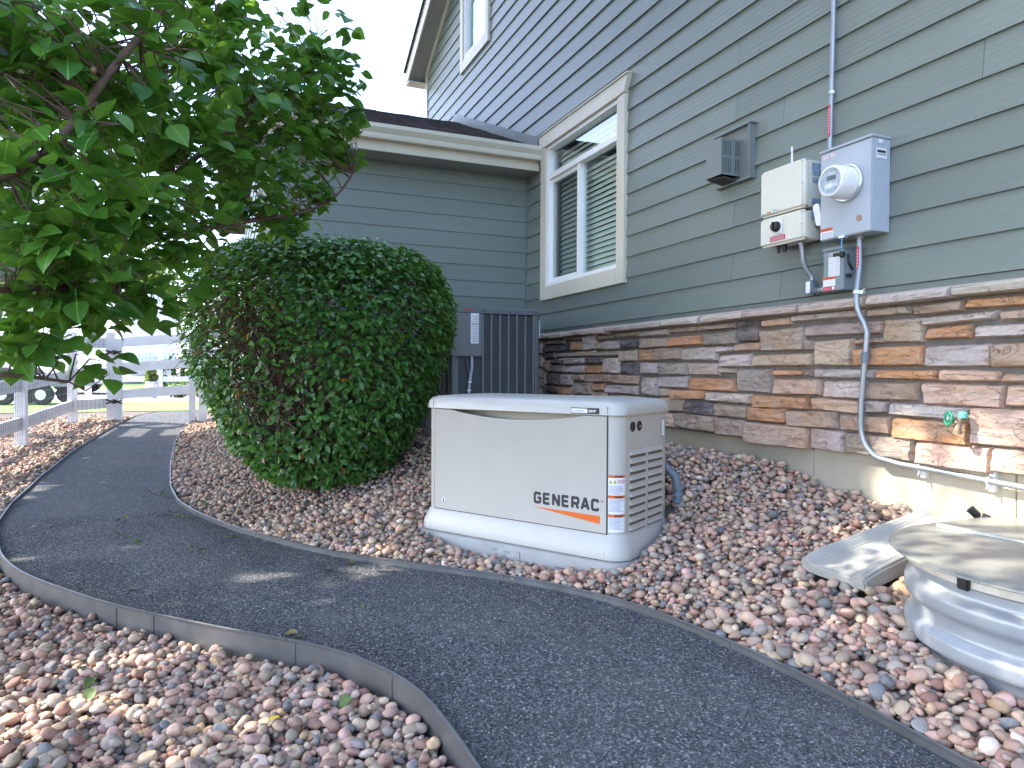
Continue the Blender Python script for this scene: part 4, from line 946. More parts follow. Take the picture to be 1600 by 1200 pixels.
# conduits
def conduit(name, pts, r_, label, m=M['emt'], n=12):
    t = thing(name, pts[0], label, 'conduit'); MB().tube(pts, r_, n).build('pipe', m, t, smooth=40); return t
def bend(p, q, s, k=5):        # quadratic bend p-q-s
    p, q, s = Vector(p), Vector(q), Vector(s); return [p*(1-t)**2+q*2*t*(1-t)+s*t*t for t in [i/k for i in range(k+1)]]
c1 = conduit('riser_conduit', [(2.525, YW+.030, 1.978), (2.512, YW+.030, 2.6), (2.49, YW+.030, 6.2)], .0118, 'thin grey conduit with a red tag running up the siding above the meter')
MB().box(2.5135, 2.5275, YW+.0395, YW+.0425, 2.080, 2.235).build('red_tag', M['red'], c1, bevel=.001)
for i in range(9): MB().box(2.516, 2.525, YW+.0425, YW+.0430, 2.100+i*.0135, 2.108+i*.0135).build('tag_print', M['pink'], c1)
MB().tube([(2.5165, YW+.030, 2.285), (2.5163, YW+.030, 2.300)], .0165, 12).build('strap', M['zinc'], c1)
yy0 = YW+.052
pts = [(2.322, YW+.060, 1.568), (2.318, YW+.062, 1.42), (2.302, YW+.098, 1.30)] + bend((2.300, YW+.100, 1.275), (2.297, YW+.104, 1.22), (2.268, YW+.088, 1.165)) + [(2.256, YW+.083, 1.12), (2.268, YW+.081, .98), (2.285, YW+.079, .80)] + bend((2.288, YW+.078, .72), (2.290, YW+.075, .60), (2.215, YW+.050, .560), 8) + [(2.12, YW+.036, .545), (1.631, YW+.030, .520), (1.2, YW+.030, .495), (.2, YW+.030, .44)]
c2 = conduit('service_conduit', pts, .0122, 'grey conduit with a red tag bending down over the stone and along the foundation')
MB().box(2.3125, 2.3265, YW+.0700, YW+.0742, 1.412, 1.515).build('red_tag', M['red'], c2, bevel=.001)
for i in range(6): MB().box(2.315, 2.324, YW+.0742, YW+.0747, 1.424+i*.0140, 1.432+i*.0140).build('tag_print', M['pink'], c2)
MB().lathe([(.017, 0), (.020, .004), (.020, .012), (.017, .016)], (2.322, YW+.060, 1.552), (0, 0, 1), 14).build('connector', M['emt'], c2)
MB().tube([(2.2625, YW+.082, 1.035), (2.2665, YW+.081, .985)], .0170, 12).build('coupling', M['pvc'], c2, smooth=40)
MB().tube([(2.3035, YW+.096, 1.312), (2.3020, YW+.098, 1.296)], .0170, 12).build('strap', M['zinc'], c2)
MB().box(2.268, 2.292, YW+.080, YW+.098, 1.297, 1.311).build('strap_ear', M['zinc'], c2)
MB().tube([(2.262, YW+.092, 1.316), (2.285, YW+.092, 1.303)], .004, 6).build('strap_bolt', M['zinc'], c2)
for x, z in ((2.03, .5405), (1.745, .526)):
    MB().box(x-.012, x+.012, YW-.009, YW+.014, z-.045, z+.050).build('strut', M['vinyl'], c2, bevel=.002)
    MB().tube([(x+.006, YW+.030, z), (x-.006, YW+.030, z)], .0165, 12).build('strap', M['zinc'], c2)
    MB().tube([(x, YW+.035, z-.012), (x, YW+.045, z-.032)], .004, 6).build('strap_bolt', M['zinc'], c2)
pts = [(2.640, -2.66, 1.592), (2.640, -2.67, 1.54)] + bend((2.640, -2.672, 1.50), (2.638, -2.69, 1.45), (2.622, -2.715, 1.42)) + [(2.620, YW+.034, 1.395)]
c3 = conduit('inverter_conduit', pts, .0125, 'short grey conduit with an angled fitting joining the inverter to the switch')
MB().lathe([(.018, 0), (.018, .014)], (2.640, -2.66, 1.578), (0, 0, 1), 14).build('connector', M['emt'], c3)
cb = MB().box(2.596, 2.640, YW+.012, YW+.062, 1.325, 1.400).build('angle_fitting', M['pvc'], c3, bevel=.012, seg=3)
MB().box(2.604, 2.632, YW+.062, YW+.066, 1.335, 1.392).build('fitting_cover', M['zinc'], cb, bevel=.004)
MB().tube([(2.600, YW+.036, 1.345), (2.502, YW+.036, 1.350)], .0125, 12).build('nipple', M['emt'], c3, smooth=40)
MB().tube([(2.592, YW+.036, 1.3455), (2.575, YW+.036, 1.3465)], .0165, 12).build('connector', M['pvc'], c3, smooth=40)
MB().tube([(2.545, YW+.036, 1.348), (2.525, YW+.036, 1.349)], .0160, 12).build('connector', M['zinc'], c3, smooth=40)
# fitting between inverter and meter box
c4 = thing('conduit_elbow', (2.53, -2.69, 1.68), 'oval white-covered conduit fitting between inverter and meter box', 'fitting')
MB().tube([(2.57, -2.69, 1.665), (2.545, -2.69, 1.665)], .016, 12).build('hub', M['pvc'], c4, smooth=40)
T = Matrix.Translation((2.525, -2.685, 1.70)) @ Matrix.Rotation(R(14), 4, 'Y')
mb = MB(); mb.loft([[tuple(T @ Vector((x, -.03, z))) for x, z in rrect(.018, .055, .0175, 6)], [tuple(T @ Vector((x, .035, z))) for x, z in rrect(.018, .055, .0175, 6)]]); mb.build('body', M['pvc'], c4, smooth=40)
mb = MB(); mb.loft([[tuple(T @ Vector((x, .0355, z))) for x, z in rrect(.020, .057, .0195, 6)], [tuple(T @ Vector((x, .040, z))) for x, z in rrect(.019, .056, .0185, 6)]]); mb.build('cover', M['vinyl'], c4, smooth=40)

# direct vent hood
M['vent'] = mat('sage_metal', (0.17, 0.195, 0.185), 0.5, var=0.05, vscale=6)
vh = thing('vent_hood', (3.2, YW, 2.03), 'sage painted wall vent hood with slotted end left of the inverter', 'vent')
MB().box(3.06, 3.35, YW+.010, YW+.030, 2.035, 2.325).build('mounting_block', M['vent'], vh, bevel=.003)
MB().box(3.045, 3.36, YW+.008, YW+.055, 2.326, 2.334).build('drip_flashing', M['vent'], vh)
MB().box(3.058, 3.068, YW+.008, YW+.052, 2.03, 2.325).build('side_flange', M['vent'], vh)
MB().box(3.05, 3.355, YW+.008, YW+.048, 2.024, 2.0335).build('bottom_flange', M['vent'], vh)
hd = MB(); hx0, hx1, hy0, hy1, hz0, hz1 = 3.155, 3.290, YW+.031, YW+.165, 2.055, 2.262
hd.box(hx0, hx1, hy1-.004, hy1, hz0, hz1).box(hx1-.004, hx1, hy0, hy1-.004, hz0, hz1).box(hx0+.004, hx1-.004, hy0, hy1-.004, hz1-.004, hz1)
# slotted end: bars and rails
e0, e1 = hy0, hy1-.004
hd.box(hx0, hx0+.004, e0, e1, hz0, hz0+.014).box(hx0, hx0+.004, e0, e1, hz1-.016, hz1).box(hx0, hx0+.004, e0, e1, 2.150, 2.164)
ys_ = [(e0, e0+.010), (e0+.018, e0+.026), (e0+.034, e0+.066)] + [(e0+.066+.0125*i+.0055, e0+.066+.0125*(i+1)) for i in range(4)] + [(e1-.008, e1)]
for a, b_ in ys_: hd.box(hx0, hx0+.004, a, b_, hz0+.014, 2.150).box(hx0, hx0+.004, a, b_, 2.164, hz1-.016)
hd.build('hood', M['vent'], vh)
MB().box(hx0+.012, hx1-.012, hy0, hy1-.02, hz0+.01, hz1-.01).build('baffle', mat('dark_baffle', (.03, .032, .034), .7), vh)
mb = MB(); mb.hexa([(hx0+.01, hy0, hz0-.03), (hx1-.01, hy0, hz0-.03), (hx1, hy1-.01, hz0-.004), (hx0+.01, hy1-.03, hz0-.012), (hx0+.01, hy0, hz0-.024), (hx1-.01, hy0, hz0-.024), (hx1, hy1-.01, hz0-.001), (hx0+.01, hy1-.03, hz0-.006)]); mb.build('lower_baffle', mat('dark_metal', (.06, .05, .045), .7), vh)  # plate under the hood, in a darker tone than the hood itself

# hose spigot
sg = thing('hose_spigot', (1.82, YW+.06, .755), 'brass hose spigot with a green wheel handle on the stone', 'spigot')
MB().lathe([(.020, -.05), (.020, .0), (.013, .002), (.013, .03)], (1.815, YW+.055, .758), (0, 1, 0), 14).build('flange', M['brass'], sg, smooth=35)
MB().tube([(1.815, YW+.075, .758), (1.815, YW+.105, .752), (1.812, YW+.118, .735), (1.811, YW+.120, .715)], [.015, .016, .015, .014], 12).build('body', M['brass'], sg, smooth=40)
MB().lathe([(.017, 0), (.017, .014)], (1.811, YW+.120, .703), (0, 0, 1), 14).build('hose_thread', M['brass'], sg)
MB().tube([(1.816, YW+.095, .76), (1.835, YW+.128, .762)], .007, 8).build('stem', M['brass'], sg)
green = mat('green_enamel', (.015, .20, .12), .35)
hub = Vector((1.838, YW+.133, .762)); axd = Vector((.45, .88, .05)).normalized(); u = axd.orthogonal().normalized(); w = axd.cross(u)
whl = MB(); whl.tube([hub+(u*math.cos(R(20*i))+w*math.sin(R(20*i)))*(.0255+.002*math.cos(R(20*i*6))) for i in range(19)], .0045, 8, cap=False)
whl = whl.build('handle_wheel', green, sg, smooth=40)
for i in range(5): MB().tube([hub, hub+(u*math.cos(R(72*i))+w*math.sin(R(72*i)))*.0245], .0032, 6).build('spoke', green, whl)
MB().lathe([(.008, -.004), (.008, .004)], hub, axd, 10).build('nut', M['zinc'], whl)
MB().lathe([(.017, 0), (.017, .018), (.011, .024)], (1.808, YW+.093, .765), (0, 0, 1), 12).build('vacuum_breaker', mat('verdigris', (.12, .42, .34), .5), sg, smooth=35)

# spotlight on the foundation
sl = thing('garden_spotlight', (1.77, YW+.06, .36), 'small black garden spotlight against the foundation', 'spotlight')
d = Vector((.55, .45, .72)).normalized(); o_ = Vector((1.762, YW+.060, .385))
MB().lathe([(.009, 0), (.015, .008), (.016, .038), (.018, .042), (.0145, .042), (.0135, .03)], o_, d, 18).build('head', M['black'], sl, smooth=35)
MB().lathe([(.0132, .031), (.0132, .033)], o_, d, 16).build('lens', M['clear'], sl)
MB().tube([o_, (1.755, YW+.065, .30)], .008, 8).build('stake', M['black'], sl)
MB().tube([(1.748, YW+.060, .392), (1.725, YW+.052, .388)], [.012, .009], 10).build('knuckle', M['black'], sl)

# splash block
spm = mat('splash_concrete', (0.345, 0.335, 0.30), 0.9, var=0.1, vscale=5, bmp=0.35, bscale=110, bdist=.003, stain=(.34, .36, .30), samt=.35, sscale=4)
sb = thing('splash_block', (2.0, -2.45, .2), 'weathered concrete splash block sloping away from the wall beside the window well', 'splash block')
A0 = Vector((1.905, -2.73, .325)); A1 = Vector((1.912, -2.090, .195)); ax_ = (A1-A0).normalized(); sd = Vector((ax_.y, -ax_.x, 0)).normalized(); un = sd.cross(ax_).normalized()
if un.z < 0: un = -un
Lb = (A1-A0).length
secs = []
for t, hw, lip, fl in ((0, .125, .046, .020), (.5, .138, .042, .014), (.86, .150, .036, .010), (1.0, .150, .022, .006)):
    c = A0 + ax_*Lb*t
    pr_ = [(-hw, -.035), (hw, -.035), (hw, lip-.012), (hw-.014, lip), (hw-.040, lip), (hw-.062, fl), (-hw+.062, fl), (-hw+.040, lip), (-hw+.014, lip), (-hw, lip-.012)]
    secs.append([tuple(c + sd*u_ + un*v_) for u_, v_ in pr_])
MB().loft(secs).build('block', spm, sb, bevel=.006)

# window well with its plastic cover
ww = thing('window_well', (1.22, -2.45, .1), 'corrugated steel window well with a clear plastic cover at the wall', 'window well')
WC = (1.22, -2.38)
def uring(rad, z, n=36):
    pts = [(WC[0]+rad, YW+.002, z)] + [(WC[0]+rad*math.cos(R(180*i/n)), WC[1]+rad*math.sin(R(180*i/n)), z) for i in range(n+1)] + [(WC[0]-rad, YW+.002, z)]
    return pts
def strip(rings, closed=False):
    mb = MB(); n = len(rings[0])
    for rg in rings: mb.v.extend(rg)
    for i in range(len(rings)-1):
        for j in range(n-1): mb.f.append((i*n+j, i*n+j+1, (i+1)*n+j+1, (i+1)*n+j))
    return mb
M['wellsteel'] = mat('galvanised_well', (0.36, 0.385, 0.41), 0.42, metal=0.35, var=0.12, vscale=6, stain=(.33, .31, .28), samt=.35, sscale=3)
prof = []; z = -.25
while z < .340:
    ph = (z % .118)/.118; o_ = .026*(math.tanh(3.2*math.sin(2*math.pi*ph))*.5+.5); prof.append((.462+o_, z)); z += .0075
prof += [(.474, .342), (.484, .346)]
rings = [uring(r_, z) for r_, z in prof] + [uring(r_-.004, z) for r_, z in prof[::-1]]
strip(rings).build('corrugated_wall', M['wellsteel'], ww, smooth=50)
bandm = mat('weathered_rim', (.62, .57, .48), .6, var=.15, vscale=20, stain=(.45, .36, .25), samt=.4, sscale=12)
strip([uring(.468, .347), uring(.492, .347), uring(.494, .351), uring(.492, .377), uring(.468, .377)]).build('rim', bandm, ww, smooth=35)
def m_cover():
    m, nt, b, out = newmat('cover_polycarbonate')
    vec = wcoords(nt); c = mixc(nt, ramp(nt, noise(nt, vec, 5, 6, .65), [(.35, 0.0), (.75, 1.0)]), (.25, .255, .22), (.31, .315, .28)); c = mixc(nt, ramp(nt, noise(nt, vec, 90, 3), [(.66, 0.0), (.75, .5)]), c, (.55, .55, .5))
    nt.links.new(c, b.inputs['Base Color']); b.inputs['Roughness'].default_value = .32; b.inputs['Specular IOR Level'].default_value = .6
    b.inputs['Transmission Weight'].default_value = .25; b.inputs['IOR'].default_value = 1.45
    return m
mb = MB(); rs = [(.530, .3785), (.534, .381), (.532, .386), (.515, .390), (.45, .397), (.34, .404), (.2, .409), (.06, .411)]
rgs = []
for r_, z in rs:
    k = r_/.53
    rgs.append([(WC[0]+r_, YW+.004, z)] + [(WC[0]+r_*math.cos(R(180*i/36)), WC[1]+r_*math.sin(R(180*i/36)), z) for i in range(37)] + [(WC[0]-r_, YW+.004, z)])
cv = strip(rgs); n_ = len(rgs[0]); cv.f.append(tuple(range((len(rs)-1)*n_, len(rs)*n_))); cv.f.append(tuple(range(n_))[::-1])
cv = cv.build('cover', m_cover(), ww, smooth=40)
MB().box(.76, 1.66, -2.325, -2.303, .3985, .4125).build('cover_rib', mat('cover_rib', (.47, .48, .42), .25), cv, bevel=.004)
for a in (84,):
    q = R(a); T = Matrix.Translation((WC[0]+.505*math.cos(q), WC[1]+.505*math.sin(q), .362)) @ Matrix.Rotation(q, 4, 'Z')
    MB().box(-.012, .002, -.017, .017, -.022, .0155, T).build('clip', M['black'], ww, bevel=.003)
MB().box(1.16, 1.34, YW+.0005, YW+.006, .413, .47).build('vent_plate', M['vinyl'], ww)

# ---------------------------------------------------------------- steel path edging, in lapped sections
def edging(name, fn, sign, x_cuts, top, bot, label):
    t = thing(name, (x_cuts[0], float(fn(x_cuts[0])), 0), label, 'edging')
    for a, b_ in zip(x_cuts[:-1], x_cuts[1:]):
        xs_ = np.linspace(a, b_-.002, max(8, int((b_-a)/.03))); ys_ = fn(xs_); zs_ = rise(xs_)
        th = .0022; rings = []
        for x, y, z in zip(xs_, ys_, zs_):
            dx_ = .001; s = (fn(x+dx_)-fn(x-dx_))/(2*dx_); nrm = Vector((-s, 1, 0)).normalized()
            tp = top if callable(top) is False else top(x)
            w_ = .0015*mnoise.noise(Vector((x*1.7, 3, sign)))
            P_ = lambda o, h: (x+nrm.x*o, y+nrm.y*o, z+h+w_)
            rings.append([P_(-th, bot), P_(th, bot), P_(th, tp-.012), P_(th+.002, tp-.010), P_(th+.0025, tp-.002), P_(0, tp), P_(-th-.0025, tp-.002), P_(-th-.002, tp-.010), P_(-th, tp-.012)])
        MB().loft(rings).build('section', M['steel'], t, smooth=40)
        x = b_-.03; y = float(fn(x)); z = float(rise(x)); s = float((fn(x+.005)-fn(x-.005))/.01); tng = Vector((1, s, 0)).normalized(); nn = Vector((-s, 1, 0)).normalized()
        if b_ < 11:
            p = Vector((x, y, z)); q = p + tng*.05; hh = top-.013
            mb = MB(); o1, o2 = .0026, .0046
            for sg_ in (1, -1):
                mb.hexa([tuple(p+nn*sg_*o1+Vector((0, 0, bot))), tuple(q+nn*sg_*o1+Vector((0, 0, bot))), tuple(q+nn*sg_*o2+Vector((0, 0, bot))), tuple(p+nn*sg_*o2+Vector((0, 0, bot))), tuple(p+nn*sg_*o1+Vector((0, 0, hh))), tuple(q+nn*sg_*o1+Vector((0, 0, hh))), tuple(q+nn*sg_*o2+Vector((0, 0, hh))), tuple(p+nn*sg_*o2+Vector((0, 0, hh)))])
            mb.build('lap_plate', M['steel'], t)
    return t
edging('path_edging', Ledge, 1, [-2, .4, 1.30, 2.12, 2.50, 2.98, 3.14, 4.3, 5.6, 6.9, 8.3, 9.6, 11.0], .012, -.14, 'galvanised steel edging along the near left side of the path')
edging('path_edging', Redge, -1, [-2, .3, 1.43, 1.92, 2.9, 3.07, 3.62, 4.7, 5.9, 7.2, 8.5, 9.8, 10.9], .020, -.10, 'galvanised steel edging between the path and the generator bed')

# ---------------------------------------------------------------- white rail fence and gate
M['fence'] = mat('white_fence_paint', (0.80, 0.79, 0.79), 0.55, var=0.07, vscale=4, bmp=.15, bscale=40, stain=(.50, .47, .45), samt=.3, sscale=3)
M['wire'] = mat('fence_wire', (0.22, 0.22, 0.24), 0.5, metal=.4)
def post(parent, x, y, z0, z1, h=.055, name='post'):
    mb = MB(); mb.box(x-h, x+h, y-h, y+h, z0-.3, z1); mb.hexa([(x-h, y-h, z1), (x+h, y-h, z1), (x+h, y+h, z1), (x-h, y+h, z1), (x-.01, y-.01, z1+.03), (x+.01, y-.01, z1+.03), (x+.01, y+.01, z1+.03), (x-.01, y+.01, z1+.03)])
    return mb.build(name, M['fence'], parent, bevel=.004)
def rail(parent, a, b_, h=.072, th=.02):
    a, b_ = Vector(a), Vector(b_); d = (b_-a).normalized(); n = Vector((-d.y, d.x, 0)).normalized()*th
    u = Vector((0, 0, h))
    return MB().hexa([tuple(a-n-u), tuple(b_-n-u), tuple(b_+n-u), tuple(a+n-u), tuple(a-n+u), tuple(b_-n+u), tuple(b_+n+u), tuple(a+n+u)]).build('rail', M['fence'], parent, bevel=.003)
def wires(parent, a, b_, z0a, z1a, z0b, z1b, off, step=.052):
    a, b_ = Vector((*a, 0)), Vector((*b_, 0)); L_ = (b_-a).length; d = (b_-a)/L_; n = Vector((-d.y, d.x, 0))*off
    mb = MB(); k = int(L_/step); w = .0013
    for i in range(k+1):
        t = i/k; p = a.lerp(b_, t)+n; z0, z1 = z0a+(z0b-z0a)*t, z1a+(z1b-z1a)*t
        mb.box(p.x-w, p.x+w, p.y-w, p.y+w, z0, z1)
    kz = int((z1a-z0a)/.1)
    for j in range(kz+1):
        t = j/kz; mb.tube([tuple(a+n+Vector((0, 0, z0a+(z1a-z0a)*t))), tuple(b_+n+Vector((0, 0, z0b+(z1b-z0b)*t)))], w, 4)
    return tag(mb.build('wire_mesh', M['wire'], parent), kind='stuff')
fn_ = thing('fence', (9.3, 2.08, .06), 'white three-rail fence with wire mesh along the left gravel bed', 'fence')
posts = [(5.6, 2.30), (7.45, 2.19), (9.30, 2.08), (11.15, 1.90), (11.42, 1.47)]
for x, y in posts:
    z = float(ground(x, y)); post(fn_, x, y, z, z+1.27)
for (xa, ya), (xb, yb) in zip(posts[:-1], posts[1:]):
    za, zb_ = float(ground(xa, ya)), float(ground(xb, yb))
    for h in (.26, .69, 1.12): rail(fn_, (xa, ya, za+h), (xb, yb, zb_+h))
    wires(fn_, (xa, ya), (xb, yb), za+.04, za+1.20, zb_+.04, zb_+1.20, -.026)
gt_ = thing('gate', (11.3, .9, .3), 'white wire-backed gate with black hinges across the far end of the path', 'gate')
ga, gb = (11.36, 1.37), (11.12, .40)
z_a, z_b = .235, .315
post(gt_, ga[0], ga[1]-.005, z_a, z_a+1.16, .045, 'stile'); post(gt_, gb[0], gb[1], z_b, z_b+1.16, .045, 'stile')
for h in (.36, .745, 1.11): rail(gt_, (*ga, z_a+h), (*gb, z_b+h), .067)
wires(gt_, ga, gb, z_a+.22, z_a+1.17, z_b+.22, z_b+1.17, .024)
for z in (.50, 1.20):
    for dx_ in (-1, 1):
        mb = MB(); cx, cy = 11.355, 1.42; d = Vector((-.1, -1, 0)).normalized()
        for sgn in (-1, 1):
            for up_ in (-1, 1): mb.tube([(cx-.06, cy+d.y*0, z), (cx-.06+d.x*sgn*.05, cy+d.y*sgn*.05, z+up_*.010), (cx-.06+d.x*sgn*.10, cy+d.y*sgn*.10, z+up_*.026)], [.012, .011, .014], 6)
        mb.lathe([(.024, -.03), (.024, .03)], (cx-.06, cy, z), (0, 0, 1), 10)
    mb.build('hinge', M['black'], gt_)
f2 = thing('fence', (11.1, .25, .35), 'short white fence post and rails between the gate and the shrub', 'fence')
post(f2, 11.08, .26, .36, 1.55)
post(f2, 10.95, -.20, .36, 1.55)
for h in (.40, .78, 1.14): rail(f2, (11.08, .26, .34+h), (10.95, -.20, .34+h))
f3 = thing('fence', (20.5, 2.2, .27), 'far white rail fence seen through the gate beside the drive', 'fence')
fp = [(21.5, 3.3), (21.7, 1.6), (21.9, .1), (22.1, -1.4)]
for x, y in fp: post(f3, x, y, .27, 1.65, .07)
for a, b_ in zip(fp[:-1], fp[1:]):
    for h in (.45, .85, 1.25): rail(f3, (*a, .27+h), (*b_, .27+h))

# ---------------------------------------------------------------- beyond the fence
M['rv'] = mat('white_trailer_skin', (0.80, 0.80, 0.80), 0.35, var=0.03)
M['rvgrey'] = mat('grey_trailer_skirt', (0.22, 0.23, 0.25), 0.5)
M['rubber'] = mat('tyre_rubber', (0.02, 0.02, 0.02), 0.8)
rv = thing('travel_trailer', (24.5, 5.0, .27), 'long white travel trailer parked on the drive beyond the fence', 'trailer', R(63))
# local: x along length, -y faces the camera
mb = MB(); hl, hw_ = 3.6, 1.15
pr_ = [(-hl, .62), (-hl+.25, .42), (hl-.9, .42), (hl-.15, .75), (hl, 1.3), (hl-.25, 2.75), (hl-.6, 2.95), (-hl+.2, 2.95), (-hl, 2.75)]
mb.prism(pr_, lambda u, v, w: (u, w, v), -hw_, hw_); mb.build('body', M['rv'], rv, False, bevel=.06, seg=3)
mb = MB(); mb.prism([(-hl+.3, .30), (hl-1.0, .30), (hl-.9, .425), (-hl+.25, .425)], lambda u, v, w: (u, w, v), -hw_+.03, hw_-.03); mb.build('skirt', M['rvgrey'], rv, False)
MB().box(-hl+.1, hl-.3, -hw_-.012, -hw_-.002, .75, 1.0).build('stripe', M['rvgrey'], rv, False)
for x0, x1, z0, z1 in ((-2.9, -1.8, 1.6, 2.2), (-.6, .5, 1.6, 2.2), (2.2, 2.8, 1.7, 2.2)):
    w = MB().box(x0, x1, -hw_-.02, -hw_-.004, z0, z1).build('window', M['rvgrey'], rv, False, bevel=.05); MB().box(x0+.05, x1-.05, -hw_-.03, -hw_-.021, z0+.05, z1-.05).build('pane', M['coil'], w, False)
dr = MB().box(1.1, 1.75, -hw_-.03, -hw_-.004, .55, 2.45).build('door', M['rv'], rv, False, bevel=.03); MB().box(1.64, 1.70, -hw_-.06, -hw_-.031, 1.35, 1.5).build('handle', M['black'], dr, False)
MB().tube([(-3.2, -hw_-.08, 2.75), (1.0, -hw_-.08, 2.75)], .06, 10).build('awning_roll', M['rv'], rv, False)
for x in (-3.2, 1.0): MB().box(x-.02, x+.02, -hw_-.06, -hw_-.01, .8, 2.75).build('awning_arm', M['rvgrey'], rv, False)
for x in (-.75, .10):
    for sy in (-1, 1):
        w = MB().lathe([(.20, 0), (.36, .02), (.38, .06), (.38, .18), (.36, .22)], (x, sy*(hw_-.13), .38), (0, sy, 0), 24).build('wheel', M['rubber'], rv, False, smooth=35)
        MB().lathe([(.20, .2), (.20, .225), (.05, .235)], (x, sy*(hw_-.13), .38), (0, sy, 0), 16).build('rim', M['rvgrey'], w, False)
MB().tube([(hl-.5, -.4, .45), (hl+1.1, 0, .45)], .05, 6).tube([(hl-.5, .4, .45), (hl+1.1, 0, .45)], .05, 6).build('hitch', M['black'], rv, False)
MB().box(-1.0, -.3, -.5, .5, 2.951, 3.16).build('roof_unit', M['rv'], rv, False, bevel=.05)
# dark utility trailer on the lawn in front of it
ut = thing('utility_trailer', (16.6, 3.45, .265), 'low dark utility trailer with small wheels on the lawn beyond the fence', 'trailer', R(75))
MB().box(-.9, .9, -.45, .45, .36, .42).build('bed', M['rvgrey'], ut, False)
for sy in (-.45, .43): MB().box(-.9, .9, sy, sy+.02, .42, .62).build('side', M['rubber'], ut, False)
for x in (-.35, .35):
    for sy in (-1, 1):
        w = MB().lathe([(.1, 0), (.19, .01), (.2, .04), (.2, .12), (.19, .15)], (x, sy*.40, .2), (0, sy, 0), 20).build('wheel', M['rubber'], ut, False, smooth=35); MB().lathe([(.11, .14), (.1, .16)], (x, sy*.40, .2), (0, sy, 0), 14).build('rim', M['zinc'], w, False)
# neighbour's house
nh = thing('neighbour_house', (46, 9, .27), 'pale neighbouring house with a brown shingle roof beyond the drive', 'house')
MB().box(44, 56, 3.5, 22, .2, 5.6).build('wall', mat('pinkish_stucco', (.52, .44, .39), .85, var=.06, vscale=1), nh)
MB().prism([(2.7, 5.6), (22.8, 5.6), (12.75, 9.2)], lambda u, v, w: (w, u, v), 43.4, 56.6).build('roof', M['shingle'], nh)
for y in (5, 9, 14, 18):
    for z in (1.2, 3.8):
        w = MB().box(43.93, 44.02, y, y+1.3, z, z+1.3).build('window', M['vinyl'], nh); MB().box(43.90, 43.935, y+.1, y+1.2, z+.1, z+1.2).build('pane', M['coil'], w)
# planter and flowers by the drive
PS = .55
pt = thing('planter_pot', (19.6, 1.62, .27), 'white and purple planter pot with a leafy plant beyond the gate', 'pot')
MB().lathe([(.20*PS, 0), (.24*PS, .1), (.30*PS, .5*PS+.1), (.32*PS, .55*PS+.1), (.29*PS, .56*PS+.1), (.27*PS, .5*PS+.1)], (19.6, 1.62, .27), (0, 0, 1), 24).build('pot', mat('mauve_glaze', (.48, .43, .58), .4, var=.2, vscale=3), pt, smooth=35)
TREE_LOBES = [((2.21,0.45,1.66),(0.26,0.28,0.26),33),((2.12,0.39,1.41),(0.19,0.21,0.19),28),((2.15,0.47,1.21),(0.17,0.18,0.17),28),((2.28,0.39,1.13),(0.12,0.13,0.12),18),((2.27,0.50,1.02),(0.07,0.08,0.07),9),((2.42,0.32,1.80),(0.23,0.26,0.23),33),((2.71,0.24,1.68),(0.28,0.30,0.28),36),((2.96,0.04,2.08),(0.34,0.30,0.27),44),((3.02,0.06,1.77),(0.30,0.27,0.24),39),((2.62,0.29,1.42),(0.18,0.20,0.18),26),((2.79,0.18,1.36),(0.13,0.11,0.10),9),((2.53,0.33,1.21),(0.12,0.13,0.12),14),((2.54,0.23,1.14),(0.06,0.06,0.06),5),((2.37,0.34,0.97),(0.04,0.05,0.04),2),((2.35,0.30,0.92),(0.02,0.02,0.02),1),((3.26,-0.17,2.14),(0.33,0.29,0.27),39),((3.36,-0.17,1.88),(0.27,0.24,0.22),31),((3.43,-0.13,1.69),(0.17,0.15,0.13),11),((3.44,-0.38,2.37),(0.23,0.20,0.18),22),((3.52,-0.45,2.19),(0.16,0.14,0.13),14),((3.59,-0.39,1.97),(0.19,0.17,0.15),16),((3.61,-0.33,1.75),(0.13,0.11,0.10),7),((3.29,0.07,1.57),(0.19,0.17,0.15),13),((2.88,0.12,1.27),(0.05,0.05,0.04),2),((2.34,0.37,1.93),(0.28,0.30,0.28),28),((3.08,0.04,2.35),(0.36,0.31,0.28),31),((3.46,-0.35,2.58),(0.27,0.23,0.21),18),((2.19,0.53,1.79),(0.23,0.26,0.23),26),((3.33,0.66,1.78),(0.48,0.43,0.39),44),((3.65,0.40,2.05),(0.59,0.52,0.47),52),((3.49,0.55,1.48),(0.36,0.32,0.29),31),((3.21,0.66,1.23),(0.23,0.21,0.19),18),((2.75,0.62,1.01),(0.06,0.07,0.06),5),((3.63,-0.57,2.07),(0.11,0.10,0.09),11),((3.57,-0.59,2.20),(0.08,0.07,0.06),5),((3.62,-0.46,1.84),(0.12,0.11,0.10),7),((3.48,-0.26,1.65),(0.11,0.10,0.09),6),((3.48,-0.56,2.38),(0.10,0.09,0.08),5),((1.5,1.9,3.6),(1.5,1.3,1.2),200),((2.6,1.6,3.9),(1.3,1.1,1.0),170),((1.2,1.2,2.7),(.8,.6,.7),70),((2.9,.9,3.1),(.9,.7,.55),90),((1.0,2.6,2.6),(.9,.8,.9),60),((2.2,2.6,4.4),(1.3,1.1,.9),120),((3.3,1.5,2.6),(.6,.5,.5),0)]

